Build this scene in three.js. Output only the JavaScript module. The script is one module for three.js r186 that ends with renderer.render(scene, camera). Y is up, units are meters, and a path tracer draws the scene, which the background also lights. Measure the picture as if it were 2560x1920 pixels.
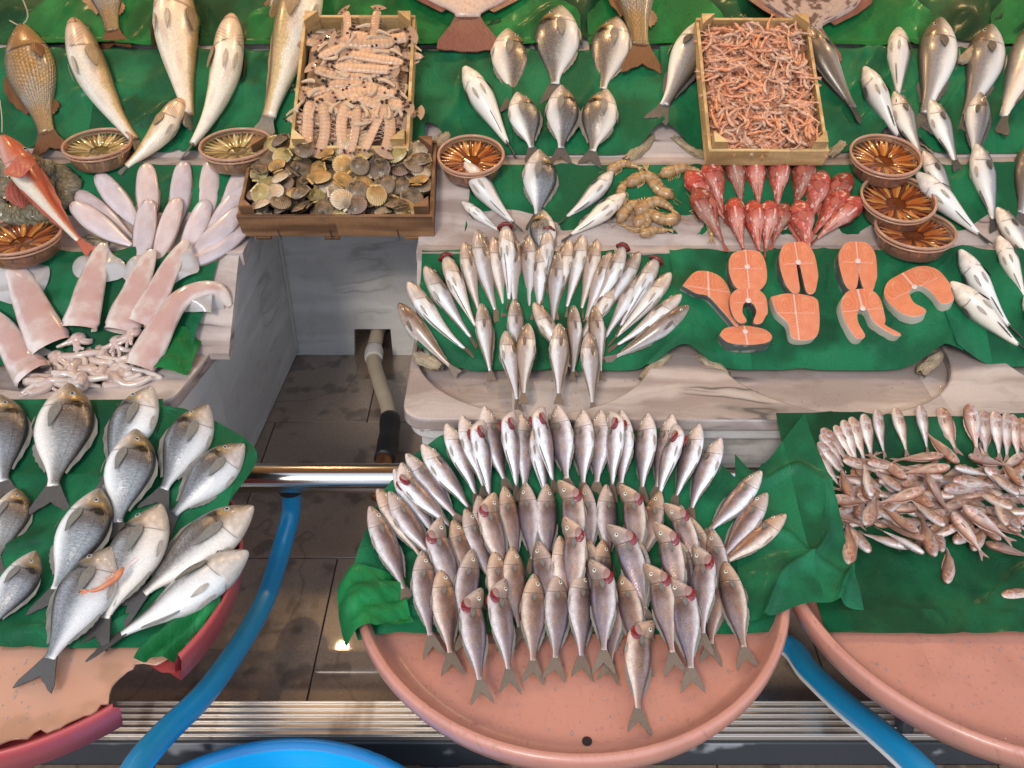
import * as THREE from 'three';
import { mergeGeometries, mergeVertices } from 'three/addons/utils/BufferGeometryUtils.js';
import { RoundedBoxGeometry } from 'three/addons/geometries/RoundedBoxGeometry.js';

// ---------- camera, sky, sun, exposure ----------
const scene = new THREE.Scene();
const camera = new THREE.PerspectiveCamera(46, 4 / 3, .05, 300);
camera.position.set(0, 1.75, 0);
camera.rotation.x = -35 * Math.PI / 180;
scene.add(camera);
const renderer = new THREE.WebGLRenderer({ antialias: true });
renderer.toneMapping = THREE.LinearToneMapping;
renderer.toneMappingExposure = 1.42;
renderer.shadowMap.enabled = true;
renderer.shadowMap.type = THREE.PCFSoftShadowMap;
{ // thin bright overcast: pale near the horizon, a little bluer overhead
  const w = 256, h = 128, d = new Float32Array(w * h * 4);
  for (let j = 0; j < h; j++) for (let i = 0; i < w; i++) {
    const el = (j / (h - 1) - .5) * Math.PI, u = Math.max(0, Math.sin(el)), az = i / w * Math.PI * 2;
    const c = .5 + .5 * Math.sin(az * 3 + 2.2 * Math.sin(az + el * 4) + el * 7) * Math.sin(el * 9 + 1.7 * Math.cos(az * 2));
    const k = el < 0 ? .25 : (.92 + .3 * u) * (.86 + .28 * c);
    const q = (j * w + i) * 4;
    d[q] = k * (.80 - .10 * u + .05 * c); d[q + 1] = k * (.90 - .05 * u + .02 * c); d[q + 2] = k * 1.06; d[q + 3] = 1;
  }
  const sky = new THREE.DataTexture(d, w, h, THREE.RGBAFormat, THREE.FloatType);
  sky.mapping = THREE.EquirectangularReflectionMapping; sky.colorSpace = THREE.LinearSRGBColorSpace;
  sky.magFilter = THREE.LinearFilter; sky.minFilter = THREE.LinearFilter; sky.wrapS = THREE.RepeatWrapping; sky.needsUpdate = true;
  scene.background = sky; scene.environment = sky;
  scene.backgroundIntensity = 1; scene.environmentIntensity = 1;
}
const sun = new THREE.DirectionalLight(0xfff1e0, 1.3);
sun.position.set(-1.4, 4.2, 2.6); sun.target.position.set(0, .5, -1.8);
sun.castShadow = true; sun.shadow.radius = 26; sun.shadow.mapSize.set(2048, 2048);
Object.assign(sun.shadow.camera, { left: -4, right: 4, top: 4, bottom: -4, near: .5, far: 14 });
scene.add(sun, sun.target);
// ---------- heights of the surfaces that carry the goods (x right, f metres in front of the camera foot, y up) ----------
const clamp = (x, a = 0, b = 1) => Math.min(b, Math.max(a, x));
const ss = (a, b, x) => { x = clamp((x - a) / (b - a)); return x * x * (3 - 2 * x); };
const mix = (a, b, k) => a + (b - a) * k;
const PROFILE = [[1.5, .498], [1.835, .5], [2.11, .69], [2.16, .693], [2.355, .827], [2.4, .83], [2.68, 1.037], [2.72, 1.04], [3.15, 1.37], [3.3, 1.9], [9, 1.9]];
function profile(f) {
  for (let i = 1; i < PROFILE.length; i++) if (f <= PROFILE[i][0]) {
    const [a, ya] = PROFILE[i - 1], [b, yb] = PROFILE[i];
    return ya + (yb - ya) * clamp((f - a) / (b - a));
  }
  return 1.9;
}
const RIDGES = [-.235, .42, 1.06];
function ridge(x, f) {
  if (x < -.5) return 0;
  let r = 0;
  for (const c of RIDGES) r = Math.max(r, Math.exp(-(((x - c) / .075) ** 2)));
  let k = ss(1.75, 1.85, f) * (1 - ss(1.93, 2.08, f)) * .034;
  k += ss(2.36, 2.4, f) * (1 - ss(2.45, 2.6, f)) * .028;
  return r * k;
}
const counterH = (x, f) => profile(f) + ridge(x, f);
const TRAYS = { center: { x: .114, f: 1.259, R: .42 }, right: { x: .955, f: 1.25, R: .42 }, left: { x: -.945, f: 1.235, R: .4 } };
const TRAY_FLOOR = .385, TRAY_RIM = .432;
function trayH(tr, f0, a, b, rim) {
  return (x, f) => {
    const t = Math.max(0, f - f0), r = Math.hypot(x - tr.x, f - tr.f) / tr.R;
    return TRAY_FLOOR + .006 + a * t + b * t * t + rim * ss(.72, 1.02, r) * ss(f0 - .05, f0 + .12, f);
  };
}
const centerH = trayH(TRAYS.center, 1.123, .12, .30, .03);
const rightH = trayH(TRAYS.right, 1.2, .14, .30, .03);
const leftH = trayH(TRAYS.left, 1.08, .12, .18, .02);
const SURF = { C: counterH, T: centerH, R: rightH, L: leftH };
// ---------- small tools ----------
let seedN = 20240611;
const rnd = () => (seedN = (seedN * 16807) % 2147483647) / 2147483647;
const rr = (a, b) => a + (b - a) * rnd();
const RAD = Math.PI / 180;
const hash = (x, y) => { let h = (x * 374761393 + y * 668265263) | 0; h = Math.imul(h ^ (h >>> 13), 1274126177); return ((h ^ (h >>> 16)) >>> 0) / 4294967295; };
function noise(x, y) {
  const xi = Math.floor(x), yi = Math.floor(y), a = x - xi, b = y - yi, u = a * a * (3 - 2 * a), v = b * b * (3 - 2 * b);
  return mix(mix(hash(xi, yi), hash(xi + 1, yi), u), mix(hash(xi, yi + 1), hash(xi + 1, yi + 1), u), v);
}
const fbm = (x, y, n = 4) => { let s = 0, a = .5, t = 0; for (let i = 0; i < n; i++) { s += a * noise(x, y); t += a; a *= .5; x = x * 2.03 + 17.1; y = y * 2.03 + 9.7; } return s / t; };
const mixc = (a, b, k) => [a[0] + (b[0] - a[0]) * k, a[1] + (b[1] - a[1]) * k, a[2] + (b[2] - a[2]) * k];
const mulc = (a, k) => [a[0] * k, a[1] * k, a[2] * k];
const toS = v => { v = clamp(v); return Math.round(255 * (v <= .0031308 ? 12.92 * v : 1.055 * Math.pow(v, 1 / 2.4) - .055)); };
// paint(u, v) gives [r, g, b, height, roughness]: colours linear
function textures(w, h, paint, rep = true) {
  const a = new Uint8Array(w * h * 4), b = new Uint8Array(w * h * 4);
  for (let j = 0; j < h; j++) for (let i = 0; i < w; i++) {
    const c = paint((i + .5) / w, (j + .5) / h), q = (j * w + i) * 4;
    a[q] = toS(c[0]); a[q + 1] = toS(c[1]); a[q + 2] = toS(c[2]); a[q + 3] = 255;
    b[q] = b[q + 1] = b[q + 2] = Math.round(255 * clamp(c[3] ?? .5)); b[q + 3] = 255;
  }
  const mk = (d, cs) => { const t = new THREE.DataTexture(d, w, h); t.colorSpace = cs; t.magFilter = THREE.LinearFilter; t.minFilter = THREE.LinearMipmapLinearFilter; t.generateMipmaps = true; if (rep) t.wrapS = t.wrapT = THREE.RepeatWrapping; t.needsUpdate = true; return t; };
  return [mk(a, THREE.SRGBColorSpace), mk(b, THREE.NoColorSpace)];
}
function texMat(w, h, paint, bump, o = {}, rep = true) {
  const [map, bm] = textures(w, h, paint, rep);
  return new THREE.MeshPhysicalMaterial({ map, bumpMap: bump ? bm : null, bumpScale: bump, side: THREE.DoubleSide, ...o });
}
const lin = (r, g, b) => new THREE.Color().setRGB(r, g, b, THREE.LinearSRGBColorSpace);
const flat = (r, g, b, o = {}) => new THREE.MeshPhysicalMaterial({ color: lin(r, g, b), roughness: .5, side: THREE.DoubleSide, ...o });
const taken = {};
const numbered = n => { const k = taken[n] = (taken[n] ?? -1) + 1; return k ? n + '_' + String(k).padStart(3, '0') : n; };
function mesh(name, geo, mat, parent) {
  const m = new THREE.Mesh(geo, mat); m.name = name; m.castShadow = m.receiveShadow = true; parent.add(m); return m;
}
function tag(o, label, category, group) { o.userData.label = label; o.userData.category = category; if (group) o.userData.group = group; return o; }
function thing(name, label, category, group) {
  const g = new THREE.Group(); g.name = numbered(name); scene.add(g); return tag(g, label, category, group);
}
function solo(name, geo, mat, label, category, group) { const m = mesh(numbered(name), geo, mat, scene); return tag(m, label, category, group); }
function structure(name, geo, mat) { const m = mesh(numbered(name), geo, mat, scene); m.userData.kind = 'structure'; return m; }
const V = (x, f, y) => new THREE.Vector3(x, y, -f);
function boxUV(g, s = 1) { // uv in metres by the side a face looks to
  g = g.index ? g.toNonIndexed() : g; g.computeVertexNormals();
  const p = g.attributes.position, n = g.attributes.normal, uv = new Float32Array(p.count * 2);
  for (let i = 0; i < p.count; i++) {
    const ax = Math.abs(n.getX(i)), ay = Math.abs(n.getY(i)), az = Math.abs(n.getZ(i));
    let u, v;
    if (ay >= ax && ay >= az) { u = p.getX(i); v = p.getZ(i); } else if (ax >= az) { u = p.getZ(i); v = p.getY(i); } else { u = p.getX(i); v = p.getY(i); }
    uv[i * 2] = u * s; uv[i * 2 + 1] = v * s;
  }
  g.setAttribute('uv', new THREE.BufferAttribute(uv, 2)); return g;
}
const box = (x0, x1, y0, y1, f0, f1, r = .003) => boxUV(new RoundedBoxGeometry(x1 - x0, y1 - y0, f1 - f0, 2, r).translate((x0 + x1) / 2, (y0 + y1) / 2, -(f0 + f1) / 2));
function grid(nu, nv, fn) { // fn(u, v) gives [x, y, z, s, t]
  const p = [], uv = [], ix = [];
  for (let j = 0; j <= nv; j++) for (let i = 0; i <= nu; i++) { const q = fn(i / nu, j / nv); p.push(q[0], q[1], q[2]); uv.push(q[3] ?? i / nu, q[4] ?? j / nv); }
  for (let j = 0; j < nv; j++) for (let i = 0; i < nu; i++) { const a = j * (nu + 1) + i, b = a + 1, c = a + nu + 1, d = c + 1; ix.push(a, b, d, a, d, c); }
  const g = new THREE.BufferGeometry(); g.setAttribute('position', new THREE.Float32BufferAttribute(p, 3)); g.setAttribute('uv', new THREE.Float32BufferAttribute(uv, 2)); g.setIndex(ix); g.computeVertexNormals(); return g;
}
function tube(pts, rad, seg = 24, rs = 10) { // rad: number or function of 0..1; closed ends
  const c = new THREE.CatmullRomCurve3(pts), fr = c.computeFrenetFrames(seg, false), L = c.getLength();
  const P = []; for (let i = 0; i <= seg; i++) P.push(c.getPointAt(i / seg));
  const R = typeof rad === 'number' ? () => rad : rad;
  return grid(rs, seg + 2, (u, v) => {
    let k = Math.round(v * (seg + 2)) - 1, r = 1; if (k < 0) { k = 0; r = 1e-4; } if (k > seg) { k = seg; r = 1e-4; }
    r *= R(k / seg); const a = u * Math.PI * 2, ca = Math.cos(a) * r, sa = Math.sin(a) * r;
    return [P[k].x + fr.normals[k].x * ca + fr.binormals[k].x * sa, P[k].y + fr.normals[k].y * ca + fr.binormals[k].y * sa, P[k].z + fr.normals[k].z * ca + fr.binormals[k].z * sa, u * R(k / seg) * 6.28, k / seg * L];
  });
}
function plate(outline, th) { // thin plate in the x-z plane
  const s = new THREE.Shape(outline.map(([x, z]) => new THREE.Vector2(x, z)));
  const g = new THREE.ExtrudeGeometry(s, { depth: th, bevelEnabled: false, curveSegments: 4 });
  g.translate(0, 0, -th / 2); g.rotateX(Math.PI / 2); // y of the outline becomes z
  return g;
}
function colourise(g, fn) {
  const p = g.attributes.position, c = new Float32Array(p.count * 3);
  for (let i = 0; i < p.count; i++) { const k = fn(p.getX(i), p.getY(i), p.getZ(i)); c[i * 3] = k[0]; c[i * 3 + 1] = k[1]; c[i * 3 + 2] = k[2]; }
  g.setAttribute('color', new THREE.BufferAttribute(c, 3)); return g;
}

// ---------- materials of the setting ----------
const marble = (lo, hi, vein, sx = 1, o = {}) => texMat(1024, 1024, (u, v) => {
  const x = u * 6, y = v * 6, w = fbm(x * .8, y * 1.6, 4), band = fbm(x * .5 + w * 1.3, y * 4 + w * 2.2, 5);
  const ve = Math.pow(1 - Math.abs(2 * fbm(x * .35 + 3.1 + w * .5, y * 2.6 + w * 1.1, 4) - 1), 16) * ss(.45, .7, fbm(x * .9 + 5, y * .9, 3));
  let c = mixc(lo, hi, ss(.25, .72, band)); c = mixc(c, vein, clamp(ve * 1.5) * .9);
  const st = ss(.62, .78, fbm(u * 19 + 2, v * 19, 4)); c = mixc(c, [c[0] * .8, c[1] * .74, c[2] * .66], st * .4);
  return [...mulc(c, .95 + .1 * noise(u * 500, v * 500)), .5 + .5 * (noise(u * 180, v * 180) - .5)];
}, .0002, { roughness: .3, ...o });
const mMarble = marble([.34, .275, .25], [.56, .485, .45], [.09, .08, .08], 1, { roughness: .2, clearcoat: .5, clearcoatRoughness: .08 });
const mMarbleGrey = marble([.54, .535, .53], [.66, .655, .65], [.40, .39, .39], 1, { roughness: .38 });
const stone = k => texMat(512, 512, (u, v) => {
  const x = u * 5 + k * 13, y = v * 5 + k * 7, a = fbm(x, y, 5), crack = 1 - ss(0, .012, Math.abs(fbm(x * .55 + 4, y * .55 + k, 4) - .5));
  let c = mixc([.19, .14, .105], [.33, .25, .195], a); c = mixc(c, [.06, .045, .035], crack * .4);
  c = mixc(c, [.07, .052, .04], ss(.58, .75, fbm(x * 3, y * 3, 3)) * .6);
  return [...mulc(c, .85 + .3 * noise(u * 300, v * 300)), 0.6 - crack * .2 + .2 * (a - .5)];
}, .0005, { roughness: .3, clearcoat: .8, clearcoatRoughness: .03 });
const mStone = [0, 1].map(stone);
const mGrout = flat(.018, .015, .013, { roughness: .7 });
const paper = (a, b, k) => texMat(512, 512, (u, v) => {
  const x = u * 7 + k, n = fbm(x, v * 7, 5), cre = Math.abs(fbm(x * 1.6 + 9, v * 11, 4) - .5), blot = ss(.55, .75, fbm(u * 4 + k * 3, v * 4, 4));
  let c = mixc(a, b, ss(.3, .7, n)); c = mixc(c, mulc(a, .45), blot * .7); const pr = ss(.5, .56, noise(u * 34 + k, v * 12)) * ss(.6, .66, fbm(u * 2.2 + k, v * 2.6 + 3, 2)) * (noise(u * 90, v * 30) > .4 ? 1 : .3); c = mixc(c, mulc(a, .5), pr * .4);
  return [...mulc(c, .86 + .28 * noise(u * 420, v * 420)), .5 + (n - .5) * .6 - (1 - ss(0, .03, cre)) * .25 + .12 * noise(u * 260, v * 260)];
}, .002, { roughness: .55, specularIntensity: .4, clearcoat: .06, clearcoatRoughness: .15 });
const fine = m => { for (const t of [m.map, m.bumpMap]) t.repeat.set(1.7, 1.7); return m; };
const mPaper = fine(paper([.006, .084, .034], [.011, .148, .06], 1));     // wet, dark
const mPaperDry = fine(paper([.006, .12, .03], [.010, .20, .052], 5));   // dry, brighter
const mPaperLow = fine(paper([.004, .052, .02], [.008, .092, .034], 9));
const mNews = texMat(256, 256, (u, v) => { const c = mixc([.2, .15, .09], [.46, .38, .26], fbm(u * 8, v * 40, 4)); const ink = ss(.55, .7, noise(u * 60, v * 200)) * ss(.4, .6, noise(u * 9, v * 9)); return [...mulc(c, 1 - .5 * ink), fbm(u * 6, v * 30, 3)]; }, .002, { roughness: .8 });
const wood = (a, b, k) => texMat(512, 256, (u, v) => {
  const g = fbm(u * 3 + k, v * 38 + 1.5 * fbm(u * 2, v * 3, 3), 4), kn = Math.exp(-(((u - .3) / .03) ** 2 + ((v - .6) / .05) ** 2));
  let c = mixc(a, b, ss(.28, .72, g)); c = mixc(c, mulc(a, .4), kn * .8 + ss(.64, .8, fbm(u * 6 + k, v * 9, 4)) * .5);
  return [...mulc(c, .9 + .2 * noise(u * 250, v * 120)), g];
}, .0012, { roughness: .7 });
const mWoodDark = wood([.12, .055, .024], [.29, .145, .065], 2), mWoodPale = wood([.42, .27, .11], [.66, .48, .24], 7);
const mPink = texMat(512, 512, (u, v) => { const n = fbm(u * 6, v * 6, 4), sp = ss(.84, .95, noise(u * 190, v * 190)) * .2 + 0.08 * ss(.5, .7, fbm(u * 14, v * 14, 4)) + 0.12 * ss(.86, .95, noise(u * 30 + v * 60, v * 7 - u * 260)); return [...mulc(mixc([.50, .215, .155], [.55, .25, .185], n), 1 - sp), .5 + .3 * noise(u * 200, v * 200)]; }, .0003, { roughness: .36, clearcoat: .3, clearcoatRoughness: .2 });
const mTan = texMat(512, 512, (u, v) => { const n = fbm(u * 5, v * 5, 4), st = ss(.56, .68, fbm(u * 9 + 4, v * 9, 4)); return [...mixc(mixc([.52, .27, .18], [.62, .35, .24], n), [.36, .2, .11], st * .5), .5]; }, .0003, { roughness: .22, clearcoat: .7, clearcoatRoughness: .12 });
const mRed = flat(.46, .075, .075, { roughness: .35 });
const mBlue = flat(.006, .27, .54, { roughness: .32, clearcoat: .3, clearcoatRoughness: .2 });
const mBlueTub = flat(.004, .34, .68, { roughness: .3 }), mBlueTubRim = flat(.008, .18, .46, { roughness: .3 });
const mSteel = flat(.52, .5, .48, { metalness: 1, roughness: .2 });
const mAlu = texMat(256, 64, (u, v) => { const s = ss(.6, .8, fbm(u * 20, v * 6, 4)); return [...mixc([.62, .57, .52], [.25, .19, .14], s * .7), .5]; }, 0, { metalness: .8, roughness: .32 });
const mIron = texMat(128, 128, (u, v) => { const s = ss(.68, .75, fbm(u * 9, v * 9, 4)); return [...mixc([.03, .035, .045], [.4, .42, .45], s * .6), .5]; }, 0, { roughness: .5 });
const mPipe = texMat(128, 256, (u, v) => [...mixc([.34, .27, .19], [.5, .43, .34], fbm(u * 4, v * 14, 4)), .5], 0, { roughness: .5 });
const mBlack = flat(.012, .012, .013, { roughness: .45 });
const mCopper = flat(.45, .2, .09, { metalness: .9, roughness: .35 });
const mCaulk = flat(.5, .5, .46, { roughness: .7 });
// ---------- floor: one sheet under every tile ----------
const floor = structure('floor', new THREE.PlaneGeometry(120, 120).rotateX(-Math.PI / 2), mGrout);
{
  const T = .59;
  for (let i = -4; i < 4; i++) for (let j = 0; j < 6; j++) {
    const f0 = 1.69 - 2 * T + j * T, x0 = i * T + (j % 2 ? .13 : -.16), g = box(x0 + .0015, x0 + T - .0015, -.006, .006, f0 + .0015, f0 + T - .0015, .002);
    const m = mesh('tile', g, mStone[(i * 7 + j * 3 + 40) % 2], floor); m.rotation.z = (hash(i, j) - .5) * .0016;
  }
}
// ---------- marble counters ----------
function ellipseHole(cx, cf, rx, rf) { const h = new THREE.Path(); h.absellipse(cx, cf, rx, rf, 0, Math.PI * 2, true); return h; }
function slabGeo(shape, y0, d, bevel = .005) {
  const g = new THREE.ExtrudeGeometry(shape, { depth: d - bevel * 2, bevelEnabled: true, bevelSize: bevel, bevelThickness: bevel, bevelOffset: -bevel, bevelSegments: 2, curveSegments: 48 });
  g.rotateX(-Math.PI / 2); g.translate(0, y0 + bevel, 0); return boxUV(g);
}
function rightOutline(inset) {
  const a = -.25 + inset, b = 1.618 + inset, r = .07, s = new THREE.Shape();
  s.moveTo(a + r, b); s.lineTo(2.1, b); s.lineTo(2.1, 2.21); s.lineTo(a, 2.21); s.lineTo(a, b + r); s.quadraticCurveTo(a, b, a + r, b); return s;
}
const rightC = thing('marble_counter', 'long tiered marble counter with oval basins behind the pink tray', 'counter');
const leftC = thing('marble_counter', 'tiered marble counter with the squid basin, left of the drain pipe', 'counter');
{
  const s = rightOutline(0); for (const x of [.055, .79, 1.5]) s.holes.push(ellipseHole(x, 1.908, .292, .268));
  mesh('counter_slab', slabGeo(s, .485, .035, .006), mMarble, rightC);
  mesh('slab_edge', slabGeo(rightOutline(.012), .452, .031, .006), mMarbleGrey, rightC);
  // basin floors rise a little to the back
  const bas = new THREE.BoxGeometry(2.3, .012, .6); bas.rotateX(.045); bas.translate(.94, .4905, -1.935); 
  mesh('basin', boxUV(bas), mMarble, rightC);
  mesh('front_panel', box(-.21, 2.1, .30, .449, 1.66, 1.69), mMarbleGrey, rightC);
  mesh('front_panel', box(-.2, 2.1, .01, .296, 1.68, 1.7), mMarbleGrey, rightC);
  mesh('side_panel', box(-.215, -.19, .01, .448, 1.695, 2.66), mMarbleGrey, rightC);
  const l = new THREE.Shape(); l.moveTo(-2.3, 1.685); l.lineTo(-.83, 1.685); l.quadraticCurveTo(-.785, 1.685, -.778, 1.735); l.lineTo(-.745, 1.93); l.lineTo(-.775, 1.97); l.lineTo(-.775, 2.25); l.lineTo(-2.3, 2.25); l.closePath();
  l.holes.push(ellipseHole(-1.11, 1.945, .285, .215)); 
  mesh('counter_slab', slabGeo(l, .485, .035, .006), mMarble, leftC);
  const lb = new THREE.BoxGeometry(1.2, .012, .52); lb.rotateX(.045); lb.translate(-1.45, .4905, -1.945); mesh('basin', boxUV(lb), mMarble, leftC);
  const w = new THREE.Shape(); w.moveTo(-2.3, 1.70); w.lineTo(-.81, 1.70); w.lineTo(-.757, 2.668); w.lineTo(-2.3, 2.668); w.closePath();
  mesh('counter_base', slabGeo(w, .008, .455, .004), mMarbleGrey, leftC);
}
// stepped bases under the upper tiers, extruded from the side profile
function prism(x0, x1, pts) { // closed outline of [f, y] pulled along x
  const s = new THREE.Shape(pts.map(([f, y]) => new THREE.Vector2(f, y)));
  const g = new THREE.ExtrudeGeometry(s, { depth: x1 - x0, bevelEnabled: false }), p = g.attributes.position;
  for (let i = 0; i < p.count; i++) { const f = p.getX(i), y = p.getY(i), d = p.getZ(i); p.setXYZ(i, x0 + d, y, -f); }
  return boxUV(g);
}
const D = .007;
mesh('tier_base', prism(-.245, 2.1, [[1.93, .525], [2.105, .69 - D - .012], [2.352, .818], [2.352, .525]]), mMarble, rightC);
mesh('tier_base', prism(-2.3, -.752, [[1.93, .525], [2.105, .69 - D - .012], [2.352, .818], [2.352, .525]]), mMarble, leftC);
mesh('ledge', prism(-.247, 2.1, [[2.102, .665], [2.102, .691], [2.168, .6935], [2.168, .68]]), mMarble, rightC);
mesh('ledge', prism(-2.3, -.694, [[2.102, .655], [2.102, .691], [2.168, .6935], [2.22, .7], [2.22, .655]]), mMarble, leftC);
mesh('sloped_slab', prism(-.90, -.704, [[1.885, .505], [1.885, .523], [2.1, .684], [2.1, .652], [1.91, .505]]), mMarble, leftC);
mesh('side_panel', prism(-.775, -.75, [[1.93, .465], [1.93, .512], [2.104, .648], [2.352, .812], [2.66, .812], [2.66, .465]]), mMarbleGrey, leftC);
const stand = thing('display_stand', 'upper marble display steps behind the wooden crates', 'display stand');
mesh('step', prism(-2.3, 2.1, [[2.354, .74], [2.354, .8295], [2.404, .8305], [2.676, 1.03], [2.676, .74]]), mMarble, stand);
mesh('step', prism(-2.3, 2.1, [[2.678, .9], [2.678, 1.0385], [2.722, 1.040], [3.16, 1.37], [3.16, .9]]), mMarble, stand);
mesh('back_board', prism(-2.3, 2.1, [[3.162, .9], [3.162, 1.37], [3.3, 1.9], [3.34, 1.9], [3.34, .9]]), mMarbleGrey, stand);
// wall at the back of the gap, with the drain opening
{
  const s = new THREE.Shape(); s.moveTo(-.765, .004); s.lineTo(-.5553, .004); s.lineTo(-.5453, .112); s.lineTo(-.42, .112); s.lineTo(-.42, .004); s.lineTo(-.2, .004); s.lineTo(-.2, .735); s.lineTo(-.765, .735); s.closePath();
  const g = boxUV(new THREE.ExtrudeGeometry(s, { depth: .03, bevelEnabled: false }).translate(0, 0, -2.70));
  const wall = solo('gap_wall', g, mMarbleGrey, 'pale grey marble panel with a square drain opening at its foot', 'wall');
  mesh('caulk_line', tube([V(-.7545, 2.664, .02), V(-.7535, 2.665, .2), V(-.752, 2.664, .46), V(-.7515, 2.665, .72)], t => .006 + .003 * hash(Math.round(t * 40), 3), 40, 6), mCaulk, wall);
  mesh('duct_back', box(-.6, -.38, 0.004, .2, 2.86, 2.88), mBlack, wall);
}
// ---------- drain pipe ----------
{
  const t = thing('drain_pipe', 'off-white drain pipe with a black rubber sleeve', 'pipe');
  mesh('pipe', tube([V(-.47, 2.8, .085), V(-.47, 2.66, .085), V(-.468, 2.55, .08), V(-.425, 2.39, .078), V(-.385, 2.26, .08), V(-.366, 2.16, .082)], .024, 40, 14), mPipe, t);
  mesh('collar', tube([V(-.4685, 2.59, .082), V(-.467, 2.575, .0815), V(-.4655, 2.545, .08), V(-.463, 2.53, .0795)], u => .029 + .003 * Math.sin(u * 3.14), 8, 16), mCaulk, t);
  mesh('sleeve', tube([V(-.372, 2.2, .082), V(-.366, 2.14, .083), V(-.364, 2.06, .085), V(-.366, 2.0, .086)], u => .031 + .0012 * Math.sin(u * 12), 16, 16), mBlack, t);
  mesh('brass_end', tube([V(-.3655, 2.02, .086), V(-.367, 1.95, .082), V(-.37, 1.88, .04)], .024, 14, 14), mCopper, t);
}
// ---------- steel rail ----------
{
  const t = thing('steel_rail', 'shiny steel tube rail carrying the round trays', 'rail');
  const g = new THREE.CylinderGeometry(.035, .035, 4.2, 32).rotateZ(Math.PI / 2).translate(0, .345, -1.62); mesh('rail_tube', g, mSteel, t);
  for (const x of [-1.7, .3, 1.7]) mesh('leg', new THREE.CylinderGeometry(.02, .02, .335, 14).translate(x, .1655, -1.62), mSteel, t);
  mesh('clamp', new THREE.CylinderGeometry(.03, .032, .022, 18).translate(-.531, .306, -1.637), mBlack, t);
}
// ---------- hoses ----------
function hose(pts, stripe, label) {
  const t = thing('hose', label, 'hose'); mesh('hose_tube', tube(pts, .0235, 60, 16), mBlue, t);
  if (stripe) mesh('stripe', tube(pts.map((p, i) => p.clone().add(new THREE.Vector3(-.0215, -.003, .0145))), .0042, 60, 8), flat(.75, .75, .72), t);
  return t;
}
hose([V(-.531, 1.636, .33), V(-0.532, 1.638, 0.290), V(-0.539, 1.63, 0.230), V(-0.557, 1.571, 0.170), V(-0.567, 1.428, 0.150), V(-0.582, 1.271, 0.180), V(-0.598, 1.092, 0.250), V(-0.620, 0.955, 0.320), V(-0.619, 0.851, 0.380), V(-.60, .72, .43), V(-.57, .55, .45)], false, 'bright blue hose hanging from the steel rail down past the red tray');
hose([V(.40, 1.3, .06), V(0.610, 1.336, 0.100), V(0.632, 1.223, 0.150), V(0.655, 1.088, 0.220), V(0.673, 0.975, 0.290), V(0.686, 0.870, 0.350), V(.70, .75, .40), V(.70, .55, .44)], true, 'bright blue hose with a white stripe between the two pink trays');
// ---------- ridged aluminium plank over a dark beam ----------
{
  const t = thing('aluminium_plank', 'ridged aluminium plank lying along the floor under the trays', 'plank');
  mesh('plate', box(-2.2, 2.2, .105, .12, 1.088, 1.17, .002), mAlu, t);
  for (let i = 0; i < 6; i++) mesh('ridge', box(-2.2, 2.2, .1205, .1255, 1.0885 + i * .0152, 1.0915 + i * .0152, .001), mAlu, t);
  mesh('beam', box(-2.2, 2.2, .03, .104, 1.082, 1.165, .004), mIron, t);
  for (const x of [-1.6, -.15, 1.5]) mesh('foot', box(x - .04, x + .04, .006, .029, 1.09, 1.15), mIron, t);
}
for (const [x0, x1, f0, lab] of [[-.235, -.135, 1.02, 'short tan timber offcut on the floor by the blue tub'], [-.06, .0, .985, 'narrow timber block on the floor beneath the pink tray']])
  solo('timber_block', box(x0, x1, .006, .055, f0 - .16, f0, .004), mWoodPale, lab, 'timber');
// ---------- blue tub ----------
{
  const t = thing('blue_tub', 'large round bright blue plastic tub on the floor', 'tub');
  const R = .40, cx = -.412, cf = .62;
  const pr = [[0, .012], [R - .07, .012], [R - .05, .02], [R - .018, .19], [R - .012, .2]].map(p => new THREE.Vector2(...p));
  mesh('tub_wall', new THREE.LatheGeometry(pr, 72).translate(cx, 0, -cf), mBlueTub, t);
  const rim = [[R - .014, .2], [R - .004, .207], [R + .008, .205], [R + .012, .195], [R + .008, .185], [R - .002, .06], [R - .04, .006]].map(p => new THREE.Vector2(...p));
  mesh('rim', new THREE.LatheGeometry(rim, 72).translate(cx, 0, -cf), mBlueTubRim, t);
}
// ---------- round trays ----------
function roundTray(tr, mat, label, hole) {
  const t = thing('round_tray', label, 'tray'), R = tr.R;
  const pr = [[0, TRAY_FLOOR], [R - .055, TRAY_FLOOR], [R - .038, TRAY_FLOOR + .004], [R - .022, TRAY_FLOOR + .02], [R - .014, TRAY_RIM - .004], [R - .008, TRAY_RIM], [R, TRAY_RIM - .002], [R + .004, TRAY_RIM - .01], [R + .002, TRAY_RIM - .03], [R - .01, TRAY_FLOOR - .012], [R - .03, TRAY_FLOOR - .02], [0, TRAY_FLOOR - .02]].map(p => new THREE.Vector2(...p));
  const g = new THREE.LatheGeometry(pr, 96); const p = g.attributes.position, uv = g.attributes.uv;
  for (let i = 0; i < p.count; i++) uv.setXY(i, p.getX(i) + p.getY(i) * .5, p.getZ(i));
  mesh('tray_body', g.translate(tr.x, 0, -tr.f), mat, t);
  if (hole) mesh('drain_hole', new THREE.CylinderGeometry(.0085, .0085, .0012, 20).translate(tr.x + .012, TRAY_FLOOR + .0016, -(tr.f - R + .062)), mBlack, t);
  for (const a of [-2.35, -.79, .79, 2.35]) mesh('leg', new THREE.CylinderGeometry(.016, .02, TRAY_FLOOR - .024, 12).translate(tr.x + Math.sin(a) * .22, (TRAY_FLOOR - .024) / 2 + .003, -(tr.f + Math.cos(a) * .2)), mIron, t);
  return t;
}
roundTray(TRAYS.center, mPink, 'round pink plastic tray of silvery bluefish', true);
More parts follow.
